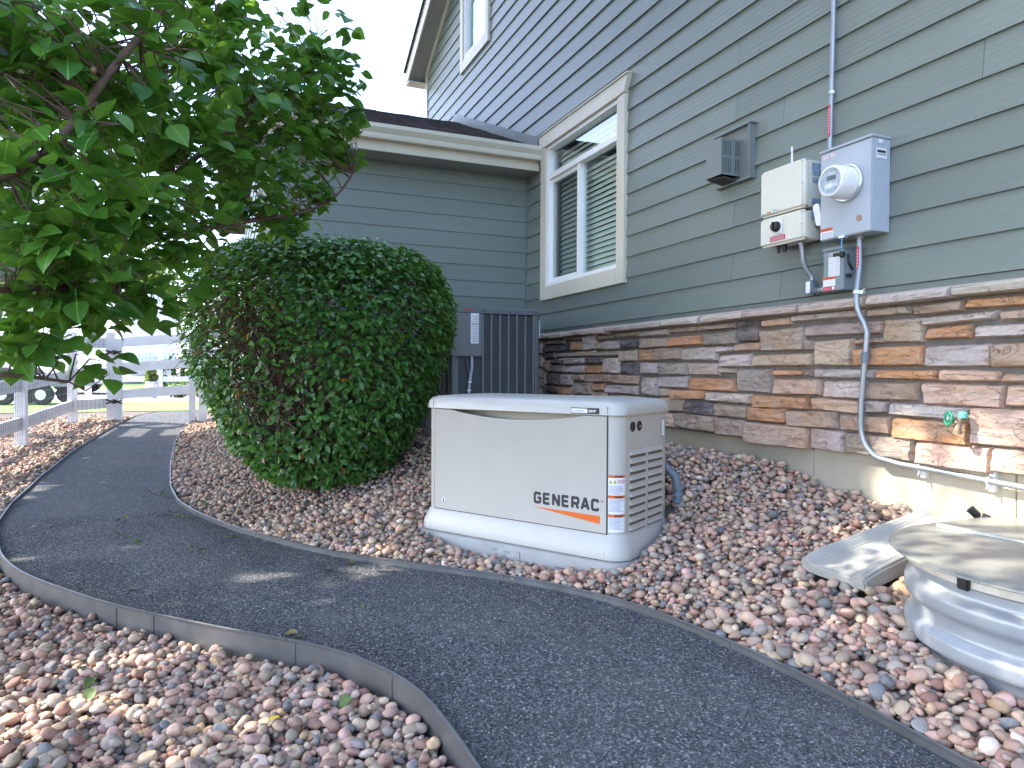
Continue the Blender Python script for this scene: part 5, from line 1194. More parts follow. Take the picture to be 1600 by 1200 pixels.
# ---------------------------------------------------------------- foliage tools
def rot_frames(nrm, tip):
    z = nrm/np.linalg.norm(nrm, axis=1, keepdims=True); x = tip - (tip*z).sum(1, keepdims=True)*z
    x /= np.linalg.norm(x, axis=1, keepdims=True)+1e-9; y = np.cross(z, x); return x, y, z
def leaf_template(prof, fold=.22, droop=.25, stem=0.0):
    """leaf along +x (0..1), halves folded up along the midrib, tip drooping"""
    V = []; F = []
    for t, w in prof: V.append((t, 0, -droop*t*t))
    n = len(prof)
    for sgn in (1, -1):
        o = len(V)
        for t, w in prof[1:-1]: V.append((t, sgn*w, -droop*t*t + fold*w))
        k = n-2
        for i in range(k-1): F.append((1+i, 2+i, o+i+1, o+i) if sgn > 0 else (2+i, 1+i, o+i, o+i+1))
        F.append((0, 1, o, o) if sgn > 0 else (1, 0, o, o)); F.append((n-2, n-1, o+k-1, o+k-1) if sgn > 0 else (n-1, n-2, o+k-1, o+k-1))
    T = []
    for f in F:
        if f[2] == f[3]: T.append(f[:3])
        else: T += [(f[0], f[1], f[2]), (f[0], f[2], f[3])]
    V = [Vector(v) for v in V]
    if stem:
        o = len(V); V += [Vector((0, .012, 0)), Vector((0, -.012, 0)), Vector((-stem*.5, .010, .04)), Vector((-stem*.5, -.010, .04)), Vector((-stem, .010, .12)), Vector((-stem, -.010, .12))]
        T += [(o, o+2, o+1), (o+1, o+2, o+3), (o+2, o+4, o+3), (o+3, o+4, o+5)]
    return np.array([tuple(v) for v in V]), np.array(T)
PEAR = [(0, 0), (.08, .20), (.24, .37), (.42, .42), (.60, .36), (.76, .24), (.90, .09), (1, 0)]
OVAL = [(0, 0), (.25, .24), (.55, .27), (.82, .14), (1, 0)]
PV, PT = leaf_template(PEAR, .28, .22, .55)
OV_, OT = leaf_template(OVAL, .30, .20)
def leaves(pos, nrm, tip, size, V, T):
    x, y, z = rot_frames(nrm, tip)
    P = pos[:, None, :] + size[:, None, None]*(V[None, :, 0:1]*x[:, None] + V[None, :, 1:2]*y[:, None] + V[None, :, 2:3]*z[:, None])
    n, k = len(pos), len(V)
    return P.reshape(-1, 3), (T[None]+k*np.arange(n)[:, None, None]).reshape(-1, 3), k
def unit(n): v = rng.normal(size=(n, 3)); return v/np.linalg.norm(v, axis=1, keepdims=True)
def leafcol(n, k, dry=0.0, brown=0.0):
    c = np.repeat(rng.random(n)[:, None], 3, 1)
    if dry or brown:
        q = rng.random(n); c[q < dry] = 2.0; c[q > 1-brown] = 3.0
    return np.repeat(c, k, 0)
def mesh_leaf_obj(name, V, T, m):
    me = bpy.data.meshes.new(name); me.from_pydata([tuple(v) for v in V], [], [tuple(int(q) for q in t) for t in T]); me.polygons.foreach_set('use_smooth', [True]*len(me.polygons)); me.materials.append(m); return me
def place_leaf(me, name, p, x, y, z, s, parent):
    o = bpy.data.objects.new(name, me); COL.objects.link(o); o.parent = parent
    m = Matrix(((x[0], y[0], z[0], p[0]), (x[1], y[1], z[1], p[1]), (x[2], y[2], z[2], p[2]), (0, 0, 0, 1))) @ Matrix.Diagonal((s, s, s, 1))
    o.matrix_basis = wm(parent).inverted() @ m
    return o
def cam_depth(p): 
    v = p - np.array(CAM); return v @ np.array(_f2), (v @ np.array(_r2)), (v @ np.array(_u3))

M['bark'] = mat('bark', (0.115, 0.075, 0.055), 0.85, var=0.25, vscale=30, bmp=.6, bscale=90, bdist=.004)
M['twig'] = mat('twig', (0.10, 0.06, 0.042), 0.8, var=0.3, vscale=40)
GREEN0, GREEN1 = (0.042, 0.145, 0.024), (0.125, 0.29, 0.040)
M['leaf'] = m_leaf('pear_leaf_mass', GREEN0, GREEN1, .42, .30); M['leaf_one'] = m_leaf('pear_leaf', GREEN0, GREEN1, .42, .30, attr=False)
M['shrubleaf'] = m_leaf('shrub_leaf_mass', (.038, .130, .028), (.115, .265, .048), .28, .28); M['shrub_one'] = m_leaf('shrub_leaf', (.038, .130, .028), (.115, .265, .048), .28, .28, attr=False)
M['shadeleaf'] = mat('shade_leaf', (.06, .12, .03), .7, var=.3)
M['farleaf'] = m_leaf('far_leaf', (.10, .13, .025), (.19, .21, .045), .3, .5); M['farleaf2'] = m_leaf('far_leaf_green', (.05, .11, .02), (.10, .17, .03), .3, .5)

# ---------------------------------------------------------------- the pear tree whose boughs hang into the picture
tree = thing('pear_tree', (1.75, 2.05, -.08), 'leafy pear tree with boughs hanging over the path at upper left', 'tree')
trunk = [(1.75, 2.05, -.2), (1.74, 2.03, .5), (1.70, 1.98, 1.2), (1.72, 1.95, 2.0), (1.80, 1.95, 3.0), (1.85, 2.0, 4.2)]
MB().tube(trunk, [.105, .085, .078, .068, .05, .02], 12).build('trunk', M['bark'], tree, smooth=50)
LIMBS = [   # boughs reaching over the path (metres)
    ([(1.70, 1.98, .95), (1.88, 1.10, 1.22), (2.055, .487, 1.412), (2.18, .252, 1.79), (2.34, .02, 2.25)], .019),
    ([(1.70, 1.98, 1.1), (2.05, 1.35, 1.10), (2.45, .72, 1.22), (2.75, .35, 1.47), (3.05, .02, 1.86), (3.42, -.40, 2.42)], .020),
    ([(1.70, 1.98, .8), (1.95, 1.05, .98), (2.15, .50, 1.14), (2.45, .30, 1.16), (2.72, .17, 1.14)], .011),
    ([(1.72, 1.96, 1.6), (2.1, 1.3, 1.75), (2.55, .65, 1.95), (3.0, .25, 2.15), (3.45, -.1, 2.3)], .016),
    ([(1.70, 1.98, 1.2), (2.2, 1.2, 1.3), (2.8, .5, 1.35), (3.2, .0, 1.55), (3.55, -.45, 1.75), (3.62, -.62, 1.95)], .014),
    ([(1.70, 1.98, .7), (1.9, 1.2, .85), (2.08, .62, .92), (2.3, .40, .90)], .009),
    ([(1.75, 1.95, 2.2), (1.6, 1.2, 2.9), (1.9, .5, 3.4)], .02), ([(1.78, 1.95, 2.6), (2.6, 1.5, 3.2), (3.2, 1.2, 3.6)], .022), ([(1.75, 1.95, 2.0), (1.0, 2.3, 2.8), (.5, 2.6, 3.4)], .02), ([(1.8, 1.97, 3.0), (2.0, 2.8, 3.8), (2.2, 3.2, 4.4)], .018)]
limb_pts = []
for pts, r_ in LIMBS:
    P_ = []
    for i in range(len(pts)-1):
        a, b_ = Vector(pts[i]), Vector(pts[i+1]); m0 = Vector(pts[max(i-1, 0)]); m1 = Vector(pts[min(i+2, len(pts)-1)])
        for k in range(6):
            t = k/6; P_.append(0.5*((2*a)+(-m0+b_)*t+(2*m0-5*a+4*b_-m1)*t*t+(-m0+3*a-3*b_+m1)*t**3) + Vector((mnoise.noise(a*3+Vector((t, 0, 0))), mnoise.noise(a*5+Vector((0, t, 0))), 0))*.012)
    P_.append(Vector(pts[-1])); n_ = len(P_)
    MB().tube(P_, [r_*(1-.75*i/n_)+.0015 for i in range(n_)], 8).build('branch', M['bark'], tree, smooth=50)
    limb_pts += [tuple(p) for p in P_[3:]]
limb_pts = np.array(limb_pts)
# foliage lobes: centre, radius, number of leaf clusters
def at(px, py, dep): return np.array(CAM) + dep*(np.array(_f2) + (px-800)/1083.55*np.array(_r2) - (py-600)/1083.55*np.array(_u3))
LOBES = TREE_LOBES
cl_p = []
for (c, rad, n_) in LOBES:
    v = unit(n_)*(rng.random(n_)**.42)[:, None]; cl_p.append(np.array(c)+v*np.array(rad))
cl_p = np.concatenate(cl_p)
tw = MB()
for p in cl_p:
    d2 = ((limb_pts-p)**2).sum(1); j = int(np.argmin(d2)); q = limb_pts[j]
    dist = math.sqrt(d2[j])
    if dist > .9: continue
    mid = (p+q)/2 + rng.normal(0, .03, 3) + np.array([0, 0, .04*dist])
    tw.tube([tuple(q), tuple(mid), tuple(p)], [.0028+.003*min(dist, 1), .0024, .0014], 4, cap=False)
tag(tw.build('twigs', M['twig'], tree, smooth=60), kind='stuff')
nl = rng.integers(4, 8, len(cl_p)); ci = np.repeat(np.arange(len(cl_p)), nl); n = len(ci)
out = unit(n); out[:, 2] = out[:, 2]*.6 - .18
tip = out/np.linalg.norm(out, axis=1, keepdims=True)
pos = cl_p[ci] + tip*rng.uniform(.022, .045, n)[:, None] + rng.normal(0, .012, (n, 3))
nrm = np.array([0, 0, 1.0])*1.0 + unit(n)*.75 + np.array([-.15, .1, 0])
size = rng.uniform(.052, .084, n)
dep, rx_, uz_ = cam_depth(pos)
vis = (dep > .5) & (np.abs(rx_/dep) < .76) & (np.abs(uz_/dep) < .6)
score = np.where(vis, size/dep, 0); order = np.argsort(-score)
one = order[:300]; rest = np.setdiff1d(np.arange(n), one)
meL = [mesh_leaf_obj('leaf', *leaf_template(PEAR, f_, d_, .55), M['leaf_one']) for f_, d_ in ((.28, .22), (.12, .35), (.42, .12), (.2, .05))]
X_, Y_, Z_ = rot_frames(nrm[one], tip[one])
for i, j in enumerate(one): place_leaf(meL[i % 4], 'leaf', pos[j], X_[i], Y_[i], Z_[i], float(size[j]), tree)
V, T, k = leaves(pos[rest], nrm[rest], tip[rest], size[rest], PV, PT)
tag(np_mesh('foliage', V, T, M['leaf'], tree, leafcol(len(rest), k, .0012)), kind='stuff')
fr = MB(); c = at(146, 110, 1.75); fr.lathe([(.001, -.008), (.006, -.006), (.0078, 0), (.006, .006), (.001, .008)], tuple(c), (0, 0, 1), 12); fr.build('fruit', mat('russet_fruit', (.20, .12, .05), .5), tree, smooth=60)

# row of tall shade trees on the neighbouring plot, outside the picture on the left; their crowns throw the shade
sun_k = Vector((TO_SUN.x/TO_SUN.z, TO_SUN.y/TO_SUN.z))
ng = 52000
gx_, gy_ = rng.uniform(-1.5, 9.8, ng), rng.uniform(-9.0, 1.3, ng)
yy_ = rng.uniform(2.3, 6.2, ng); zz_ = (yy_-gy_)/sun_k.y; xx_ = gx_ + sun_k.x*zz_
thin = np.array([mnoise.noise(Vector((a*1.3, b_*1.3, 4.0))) for a, b_ in zip(gx_, gy_)])
def soft(v, a, b_, w): return sstep((v-a)/w+.5)*sstep((b_-v)/w+.5)
gap = soft(gx_, -1.4, 2.15, .5)*soft(gy_, -3.55, -1.75, .35)              # opening over the window well
gap = np.maximum(gap, soft(gx_, 1.6, 3.0, .6)*soft(gy_, -.12, .9, .3)*(.80+.5*thin))  # opening over the near gravel
gap = np.maximum(gap, soft(gx_, 2.3, 3.5, .5)*soft(gy_, -1.0, .1, .5)*(.70+.9*thin))
gap = np.clip(gap, 0, .985)
kp = (rng.random(ng) > gap) & (zz_ > 3.4)
SP = np.stack([xx_, yy_, zz_], -1)[kp]
own = np.digitize(SP[:, 0], [5.2, 9.6])
for i, (tx, word) in enumerate(((3.2, 'nearest'), (7.4, 'middle'), (11.4, 'farthest'))):
    st = thing('shade_tree', (tx, 5.6, 0), word+' tall shade tree of a row left of the picture beyond the fence', 'tree', group='shade trees beyond the fence')
    MB().tube([(tx, 5.6, -.3), (tx+.05, 5.4, 2.5), (tx-.05, 5.0, 6), (tx, 4.6, 11)], [.24, .20, .15, .04], 12).build('trunk', M['bark'], st, smooth=50)
    S_ = SP[own == i]
    for q in S_[rng.integers(0, len(S_), 10)]:
        q = Vector(q); b0 = Vector((tx, 5.3, max(2.6, q.z-2.2))); MB().tube([b0, (b0+q)/2+Vector((0, 0, .3)), q], [.07, .045, .012], 7).build('branch', M['bark'], st, smooth=50)
    n = len(S_)
    V, T, k = leaves(S_, np.array([0, 0, 1.])+unit(n)*.9, unit(n), rng.uniform(.17, .27, n), OV_*np.array([1, 1.5, 1]), OT)
    tag(np_mesh('crown', V, T, M['shadeleaf'], st, leafcol(n, k)), kind='stuff')

# ---------------------------------------------------------------- clipped shrub
BC = np.array([4.92, -.645]); BG = .13
shrub = thing('shrub', (BC[0], BC[1], BG), 'large rounded clipped green shrub between the path and the air conditioner', 'shrub')
def shrub_r(th, z):      # radius by height above ground and angle
    t = np.clip((z-.02)/1.66, 0, 1)
    base = np.interp(t, [0, .06, .16, .32, .50, .68, .80, .90, .96, 1.0], [.25, .42, .60, .79, .90, .935, .93, .87, .72, .1])
    wob = np.array([mnoise.noise(Vector((math.cos(a)*1.6, math.sin(a)*1.6, q*2.2))) for a, q in zip(np.atleast_1d(th), np.atleast_1d(z))])
    return .925*base*(1+.10*wob)
NS = 27000
th = rng.random(NS)*2*math.pi; zz = .06 + 1.62*(rng.random(NS)**.80)
top = rng.random(NS) < .22; zz[top] = 1.38+.30*rng.random(top.sum())
rr = shrub_r(th, zz); fr_ = 1 - np.abs(rng.normal(0, .10, NS)); fr_ = np.clip(fr_, .3, 1.05)
fr_[top] = np.sqrt(rng.random(top.sum()))
# a thin, dead-twigged patch on the camera's left side
P = np.stack([BC[0]+rr*fr_*np.cos(th), BC[1]+rr*fr_*np.sin(th), BG+zz], -1)
ztop = np.interp(fr_*rr/.925, [0, .5, .74, .88, .935], [1.63, 1.60, 1.53, 1.41, 1.22]); P[top, 2] = (BG+ztop+rng.normal(0, .03, NS))[top]
hole = np.array([at(405, 520, 4.25), at(440, 600, 4.2), at(380, 480, 4.3)]); hr = np.array([.33, .30, .28])
dh = np.min(np.linalg.norm(P[:, None]-hole[None], axis=2)/hr[None], axis=1)
keep = (dh > 1) | (rng.random(NS) < .36)
P = P[keep]; th = th[keep]; n = len(P)
cen = np.array([BC[0], BC[1], BG+.75]); outv = (P-cen); outv /= np.linalg.norm(outv, axis=1, keepdims=True)
nrm = outv*.7 + np.array([0, 0, .7]) + unit(n)*.65; tip = outv*.6 + unit(n)*.8 + np.array([0, 0, -.15])
size = rng.uniform(.032, .060, n)
low = np.clip((P[:, 2]-BG)/.35, 0, 1)
dep, rx_, uz_ = cam_depth(P); facing = (outv*(np.array(CAM)-P)).sum(1)
score = np.where(facing > 0, size/dep, 0); order = np.argsort(-score); one = order[:300]; rest = np.setdiff1d(np.arange(n), one)
meS = [mesh_leaf_obj('leaf', *leaf_template(OVAL, f_, d_), M['shrub_one']) for f_, d_ in ((.30, .2), (.15, .35), (.45, .1))]
X_, Y_, Z_ = rot_frames(nrm[one], tip[one])
for i, j in enumerate(one): place_leaf(meS[i % 3], 'leaf', P[j], X_[i], Y_[i], Z_[i], float(size[j]), shrub)
V, T, k = leaves(P[rest], nrm[rest], tip[rest], size[rest], OV_, OT)
tag(np_mesh('foliage', V, T, M['shrubleaf'], shrub, leafcol(len(rest), k, .003, .012)), kind='stuff')
st_ = MB()
for i in range(420):
    a = random.uniform(0, 6.283); z = random.uniform(.25, 1.55); r_ = float(shrub_r(np.array([a]), np.array([z]))[0])*random.uniform(.8, .98)
    p1 = Vector((BC[0]+r_*math.cos(a), BC[1]+r_*math.sin(a), BG+z)); b0 = Vector((BC[0]+random.uniform(-.1, .1), BC[1]+random.uniform(-.1, .1), BG+random.uniform(-.05, .15)))
    mid = b0.lerp(p1, .5)+Vector((random.uniform(-.06, .06), random.uniform(-.06, .06), random.uniform(-.10, .03)))
    st_.tube([b0, mid, p1], [.008, .005, .002], 4, cap=False)
for i in range(1100):     # dry twiglets in the thin patch
    h = hole[i % 3]; p = Vector(h + rng.normal(0, .14, 3)); q = p + Vector(rng.normal(0, .09, 3)); st_.tube([p, (p+q)/2+Vector(rng.normal(0, .02, 3)), q], [.0025, .002, .0012], 3, cap=False)
tag(st_.build('stems', M['twig'], shrub, smooth=60), kind='stuff')
# dry brown leaves caught in it
nb = 620; pb = hole[rng.integers(0, 3, nb)] + rng.normal(0, .13, (nb, 3)) + np.array([.10, -.04, 0])
V, T, k = leaves(pb, unit(nb), unit(nb), rng.uniform(.03, .05, nb), OV_, OT)
tag(np_mesh('dry_leaves', V, T, M['shrubleaf'], shrub, np.full((nb*k, 3), 3.0)), kind='stuff')
yb = np.array([at(367, 611, 4.12), at(376, 613, 4.12), at(384, 612, 4.13), at(433, 478, 4.2), at(362, 506, 4.15)])
V, T, k = leaves(yb, np.array([[-.8, .3, .4]]*5)+rng.normal(0, .2, (5, 3)), unit(5)+np.array([0, 0, -1]), np.full(5, .045), OV_*np.array([1, 1.4, 1]), OT)
tag(np_mesh('yellow_leaves', V, T, M['shrubleaf'], shrub, np.full((5*k, 3), 2.0)), 'a few yellowed leaves on the left side of the shrub', kind='stuff')

# ---------------------------------------------------------------- background planting
def bush(name, c, rad, n_, m, label, cat='tree', trunk_h=0, s=(.10, .2), grp=None):
    t = thing(name, (c[0], c[1], .27), label, cat, group=grp)
    v = unit(n_)*(rng.random(n_)**.4)[:, None]; ctr = np.array(c)
    lob = ctr + unit(9)*np.array(rad)*.5; pp = lob[rng.integers(0, 9, n_)] + v*np.array(rad)*.62
    V, T, k = leaves(pp, np.array([0, 0, 1.])+unit(n_), unit(n_), rng.uniform(*s, n_), OV_*np.array([1, 1.5, 1]), OT)
    tag(np_mesh('crown', V, T, m, t, leafcol(n_, k)), kind='stuff')
    MB().tube([(c[0], c[1], .1), (c[0], c[1], c[2])], [.12, .05], 8).build('trunk', M['bark'], t, smooth=50)
    return t
bush('yellow_green_tree', (33.5, 2.3, 3.7), (1.6, 1.6, 3.2), 3600, M['farleaf'], 'yellow-green tree beyond the drive just left of the shrub')
bush('round_tree', (36, -.6, 3.2), (2.6, 2.2, 2.6), 2600, M['farleaf'], 'pale green tree beyond the drive partly behind the shrub')
bush('dark_tree', (50, 1.0, 4.2), (3, 3, 3.6), 2200, M['farleaf2'], 'dark green tree far beyond the drive')
for i, (x, y) in enumerate(((19.8, 1.0), (20.2, .55), (20.0, .05))):
    bush('flower_clump', (x, y, .46), (.28, .28, .2), 260, M['farleaf'], ('leftmost', 'middle', 'rightmost')[i]+' yellow-green flower clump beside the drive beyond the gate', 'plant', s=(.06, .12), grp='flower clumps by the drive')
bush('low_hedge', (22.9, .7, .9), (.5, 1.6, .6), 900, M['farleaf2'], 'low dark green hedge behind the flower clumps', 'hedge', s=(.08, .15))
bush('potted_plant', (19.6, 1.62, .85), (.18, .18, .22), 200, M['farleaf'], 'leafy yellow-green plant growing in the planter pot', 'plant', s=(.08, .15))

# ---------------------------------------------------------------- river rock
def ico(sub, seed, ang):
    bm = bmesh.new(); bmesh.ops.create_icosphere(bm, subdivisions=sub, radius=1.0); V = np.array([tuple(v.co) for v in bm.verts]); F = np.array([[v.index for v in f.verts] for f in bm.faces]); bm.free()
    r = random.Random(seed); o = Vector((r.uniform(0, 50), r.uniform(0, 50), r.uniform(0, 50)))
    d = np.array([1 + .16*mnoise.noise(Vector(v)*1.1+o) + .05*mnoise.noise(Vector(v)*2.6+o) for v in V]); V = V*d[:, None]
    for _ in range(ang):        # worn broken faces
        nn = np.array(tuple(Vector((r.gauss(0, 1), r.gauss(0, 1), r.gauss(0, 1))).normalized())); h = r.uniform(.62, .82); ex = np.clip(V@nn-h, 0, None); V = V - ex[:, None]*nn*.85
    return V, F
PEB = {s: [ico(s, 100+i, (0, 1, 2, 3, 4, 2)[i % 6]) for i in range(12)] for s in (1, 2, 3)}
PALP = np.array([(.40, .27, .22), (.44, .31, .25), (.36, .22, .18), (.46, .37, .29), (.40, .33, .25), (.28, .25, .23), (.20, .20, .21), (.135, .15, .17), (.52, .45, .40), (.30, .165, .13), (.43, .29, .27), (.33, .26, .24), (.48, .34, .22), (.25, .21, .17)])
PW = np.array([3, 3, 2, 2.4, 2.4, 2, 1.6, 1, 1.3, 1, 2, 2, .8, 1.4]); PW = PW/PW.sum()
OBST = [((1.22, -2.40), .50)]
gc, gs = math.cos(GA), math.sin(GA)
def blocked(x, y):
    b = (x-1.22)**2 + (np.maximum(y, -2.38)+2.38)**2 < .478**2; b |= (np.abs(x-1.22) < .47) & (y < -2.38)
    lx = (x-GP[0])*gc + (y-GP[1])*gs; ly = -(x-GP[0])*gs + (y-GP[1])*gc
    b |= (np.abs(lx) < .635) & (np.abs(ly) < .33)
    b |= (x > AX0-.09) & (x < AX1+.04) & (y > AY0-.05) & (y < AY1+.15)
    q = np.stack([x-A0.x, y-A0.y], -1); al = q@np.array([ax_.x, ax_.y])/Lb/(ax_.x**2+ax_.y**2); sl_ = q@np.array([sd.x, sd.y])
    b |= (al > -.1) & (al < 1.0) & (np.abs(sl_) < .165)
    b |= y < YW+.0
    return b
def fill_bed(region, n, smin, smax, cell):
    """drop pebbles one by one on a height field so they rest on each other"""
    x0, x1, y0, y1, inside = region
    nx_, ny_ = int((x1-x0)/cell)+1, int((y1-y0)/cell)+1
    gx_ = x0+cell*np.arange(nx_); gy_ = y0+cell*np.arange(ny_)
    A, B = np.meshgrid(gx_, gy_, indexing='ij'); H = ground(A, B).astype(np.float32)-.012; H = np.where(inside(A, B), H, H-.085).astype(np.float32)
    res = []
    cand_x = x0+(x1-x0)*rng.random(n*9); cand_y = y0+(y1-y0)*rng.random(n*9)
    ok = inside(cand_x, cand_y) & ~blocked(cand_x, cand_y); cx, cy = cand_x[ok], cand_y[ok]
    m = len(cx); a = smin + (smax-smin)*rng.random(m)**2.5; asp = rng.uniform(.62, .95, m); flt = rng.uniform(.42, .75, m)
    g0 = ground(cx, cy)
    i = 0; used = 0
    while i+3 < m and used < n and i < n*6:
        # of three free spots take the lowest: gaps fill first
        best = None
        for j in (i, i+1, i+2):
            u_, v_ = int((cx[j]-x0)/cell), int((cy[j]-y0)/cell); h = H[u_, v_]-g0[j]
            if best is None or h < best[0]: best = (h, j, u_, v_)
        _, j, u_, v_ = best; i += 3
        r_ = a[j]*(1+asp[j])/2; k = max(1, int(r_*.92/cell)); ua, ub, va, vb = max(0, u_-k), min(nx_, u_+k+1), max(0, v_-k), min(ny_, v_+k+1)
        sub = H[ua:ub, va:vb]; 
        dd = ((gx_[ua:ub]-cx[j])[:, None]**2 + (gy_[va:vb]-cy[j])[None]**2)/(r_*r_)
        msk = dd < .8
        hb = float(np.percentile(sub[msk], 62)) if msk.any() else float(sub.mean())
        if hb - g0[j] > .050: continue
        c = a[j]*flt[j]; zc = hb + c*.72
        np.maximum(sub, zc + c*np.sqrt(np.clip(1-dd, 0, 1)) - (dd > 1)*9, out=sub)
        sx_ = float(sub[-1].mean()-sub[0].mean())/(2*k*cell+1e-6); 
        res.append((cx[j], cy[j], zc, a[j], asp[j], flt[j])); used += 1
    return np.array(res)
def rotmats(n, tilt):
    yaw = rng.random(n)*6.283; tx = rng.normal(0, tilt, n); ty = rng.normal(0, tilt, n)
    cz, sz = np.cos(yaw), np.sin(yaw); cx, sx = np.cos(tx), np.sin(tx); cy, sy = np.cos(ty), np.sin(ty)
    Z = np.zeros(n); O = np.ones(n)
    Rz = np.stack([np.stack([cz, -sz, Z], -1), np.stack([sz, cz, Z], -1), np.stack([Z, Z, O], -1)], 1)
    Rx = np.stack([np.stack([O, Z, Z], -1), np.stack([Z, cx, -sx], -1), np.stack([Z, sx, cx], -1)], 1)
    Ry = np.stack([np.stack([cy, Z, sy], -1), np.stack([Z, O, Z], -1), np.stack([-sy, Z, cy], -1)], 1)
    return Ry @ Rx @ Rz
def build_bed(name, regions, label):
    bed = MB(); 
    res = np.concatenate([fill_bed(*q) for q in regions]); n = len(res)
    col = PALP[rng.choice(len(PALP), n, p=PW)]*rng.uniform(.80, 1.48, n)[:, None]*np.array([1.08, .98, .86])
    # a thin sheet under the stones is the bed itself
    xs_ = [q[0][0] for q in regions]; 
    Rm = rotmats(n, .30); pos = res[:, :3]; sc_ = np.stack([res[:, 3], res[:, 3]*res[:, 4], res[:, 3]*res[:, 5]], -1)
    dep, rx_, uz_ = cam_depth(pos); vis = (dep > .8) & (np.abs(rx_/dep) < .75) & (np.abs(uz_/dep) < .57)
    score = np.where(vis, res[:, 3]/np.maximum(dep, .5), 0); order = np.argsort(-score); one = order[:300]
    t = bpy.data.objects.new(name, None); t.location = (float(pos[:, 0].mean()), float(pos[:, 1].mean()), 0); COL.objects.link(t); tag(t, label, kind='structure')
    mes = []
    for V, F in PEB[3]:
        me = bpy.data.meshes.new('pebble'); me.from_pydata([tuple(v) for v in V], [], [tuple(int(q) for q in f) for f in F]); me.polygons.foreach_set('use_smooth', [True]*len(me.polygons)); me.materials.append(M['pebble']); mes.append(me)
    T_ = Matrix.Translation(t.location).inverted()
    for i in one:
        o = bpy.data.objects.new('pebble', mes[int(rng.integers(12))]); COL.objects.link(o); o.parent = t
        m = Matrix(Rm[i].tolist()).to_4x4(); m = T_ @ Matrix.Translation([float(q) for q in pos[i]]) @ m @ Matrix.Diagonal([float(q) for q in sc_[i]]+[1]); o.matrix_basis = m
        o.color = (*[float(min(1, q)) for q in col[i]], 1)
    rest = np.setdiff1d(np.arange(n), one)
    lod = np.where(dep[rest] < 2.6, 2, 1); lod = np.where(~vis[rest], 1, lod)
    VV, FF, CC = [], [], []; off = 0
    for s in (2, 1):
        ids = rest[lod == s]; var = rng.integers(0, 12, len(ids))
        for v in range(12):
            k = ids[var == v]
            if not len(k): continue
            V, F = PEB[s][v]; P_ = V[None]*sc_[k][:, None, :]; P_ = np.einsum('nij,nkj->nki', Rm[k], P_) + pos[k][:, None]
            VV.append(P_.reshape(-1, 3)); FF.append((F[None]+len(V)*np.arange(len(k))[:, None, None]).reshape(-1, 3)+off); off += len(k)*len(V); CC.append(np.repeat(col[k], len(V), 0))
    tag(np_mesh('pebbles', np.concatenate(VV), np.concatenate(FF), M['pebbles'], t, np.concatenate(CC)), kind='stuff')
    return t, n
inR = lambda x, y: (y < Redge(x)-.024) & (y > YW+.004)
inL = lambda x, y: (y > Ledge(x)+.016)
inview = lambda x, y: (y < .27*x+.15)
t1, n1 = build_bed('generator_gravel_bed', [((.95, 4.3, -2.74, -.05, inR), 15500, .0110, .031, .007), ((4.3, 6.2, -2.74, .40, inR), 5600, .0125, .027, .009), ((6.2, 11.2, -.28, .52, lambda x, y: (y < Redge(x)-.012)), 3000, .018, .032, .012)], 'tan and pink river rock bed round the generator and shrub')
t2, n2 = build_bed('path_gravel_bed', [((1.15, 4.4, -.56, 1.35, lambda x, y: inL(x, y) & inview(x, y)), 6800, .0105, .027, .007), ((4.4, 11.8, 1.0, 2.9, lambda x, y: inL(x, y) & (y < .27*x+.1)), 6500, .018, .034, .012)], 'tan and pink river rock bed left of the path')
print('pebbles', n1, n2)

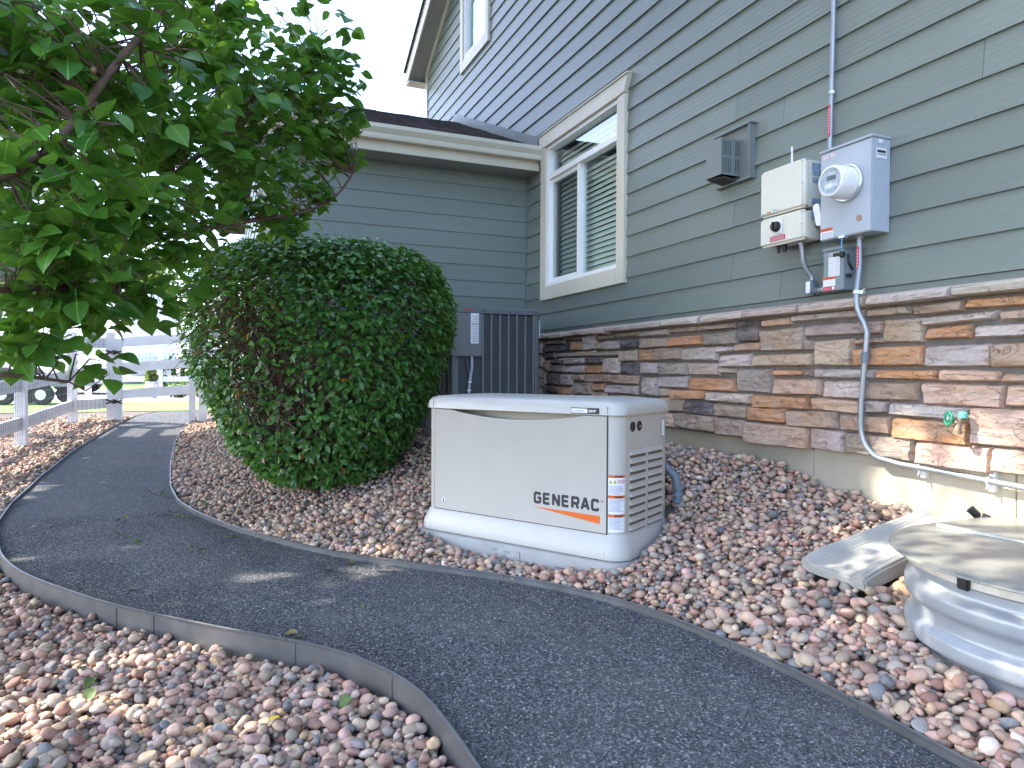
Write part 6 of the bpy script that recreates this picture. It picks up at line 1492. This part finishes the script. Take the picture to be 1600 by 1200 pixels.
# ---------------------------------------------------------------- fallen leaves
M['fallen'] = m_leaf('fallen_leaf', (.15, .13, .04), (.30, .22, .07), .2, .6, attr=False); M['fallen_g'] = m_leaf('fallen_green_leaf', (.06, .12, .025), (.11, .17, .04), .2, .6, attr=False)
meF = [mesh_leaf_obj('fallen_leaf', *leaf_template(PEAR, .5, -.3), M['fallen']), mesh_leaf_obj('fallen_leaf', *leaf_template(PEAR, .3, .35), M['fallen_g']), mesh_leaf_obj('fallen_leaf', *leaf_template(OVAL, .6, -.2), M['fallen'])]
spots = [(238, 768), (245, 772), (250, 768), (258, 770), (182, 812), (200, 809), (196, 815), (262, 798), (270, 806), (283, 808), (300, 806), (305, 812), (300, 854), (310, 858), (366, 838), (188, 835), (208, 846), (53, 821), (212, 899), (210, 919), (511, 890), (548, 880), (527, 876), (567, 949), (374, 874), (265, 775), (150, 830), (445, 990), (470, 995)]
D_ = [at(x, y, 1.0)-np.array(CAM) for x, y in spots]
for i, d in enumerate(D_):
    t = (0.0-CAM.z)/d[2]; p = np.array(CAM)+d*t; z = float(rise(p[0]))-.002
    o = bpy.data.objects.new('fallen_leaf', meF[i % 3]); COL.objects.link(o); s = random.uniform(.026, .05)
    o.location = (p[0], p[1], z); o.scale = (s, s, s); o.rotation_euler = (random.uniform(-.3, .3), random.uniform(-.3, .3), random.uniform(0, 6.28))
    tag(o, 'small dry curled leaf fallen on the dark path', 'leaf', 'dry leaves scattered on the path')
yl = bpy.data.objects.new('fallen_leaf', mesh_leaf_obj('fallen_leaf', *leaf_template(PEAR, .2, .1), mat('yellow_leaf', (.80, .50, .02), .5))); COL.objects.link(yl)
yl.location = (2.02, -.145, -.028); yl.scale = (.034, .034, .034); yl.rotation_euler = (.1, -.1, 2.2); tag(yl, 'bright yellow leaf lying on the gravel at lower left', 'leaf')
meW = mesh_leaf_obj('green_leaf_scrap', *leaf_template(PEAR, .35, .3), M['fallen_g'])
for i, (x, y) in enumerate(((3.02, .78), (2.98, .80), (2.62, .42), (2.55, .38), (2.45, .36), (2.10, -.36), (5.0, .02), (4.85, -.02), (4.7, -.12), (5.2, .10), (4.6, -.2), (3.6, -.9))):
    o = bpy.data.objects.new('fallen_leaf', meW); COL.objects.link(o); o.location = (x, y, float(ground(x, y))+.035); s = random.uniform(.035, .055); o.scale = (s, s, s); o.rotation_euler = (random.uniform(-.6, .6), random.uniform(-.6, .6), random.uniform(0, 6))
    tag(o, 'green leaf fallen among the river rock', 'leaf', 'green leaves fallen on the river rock')
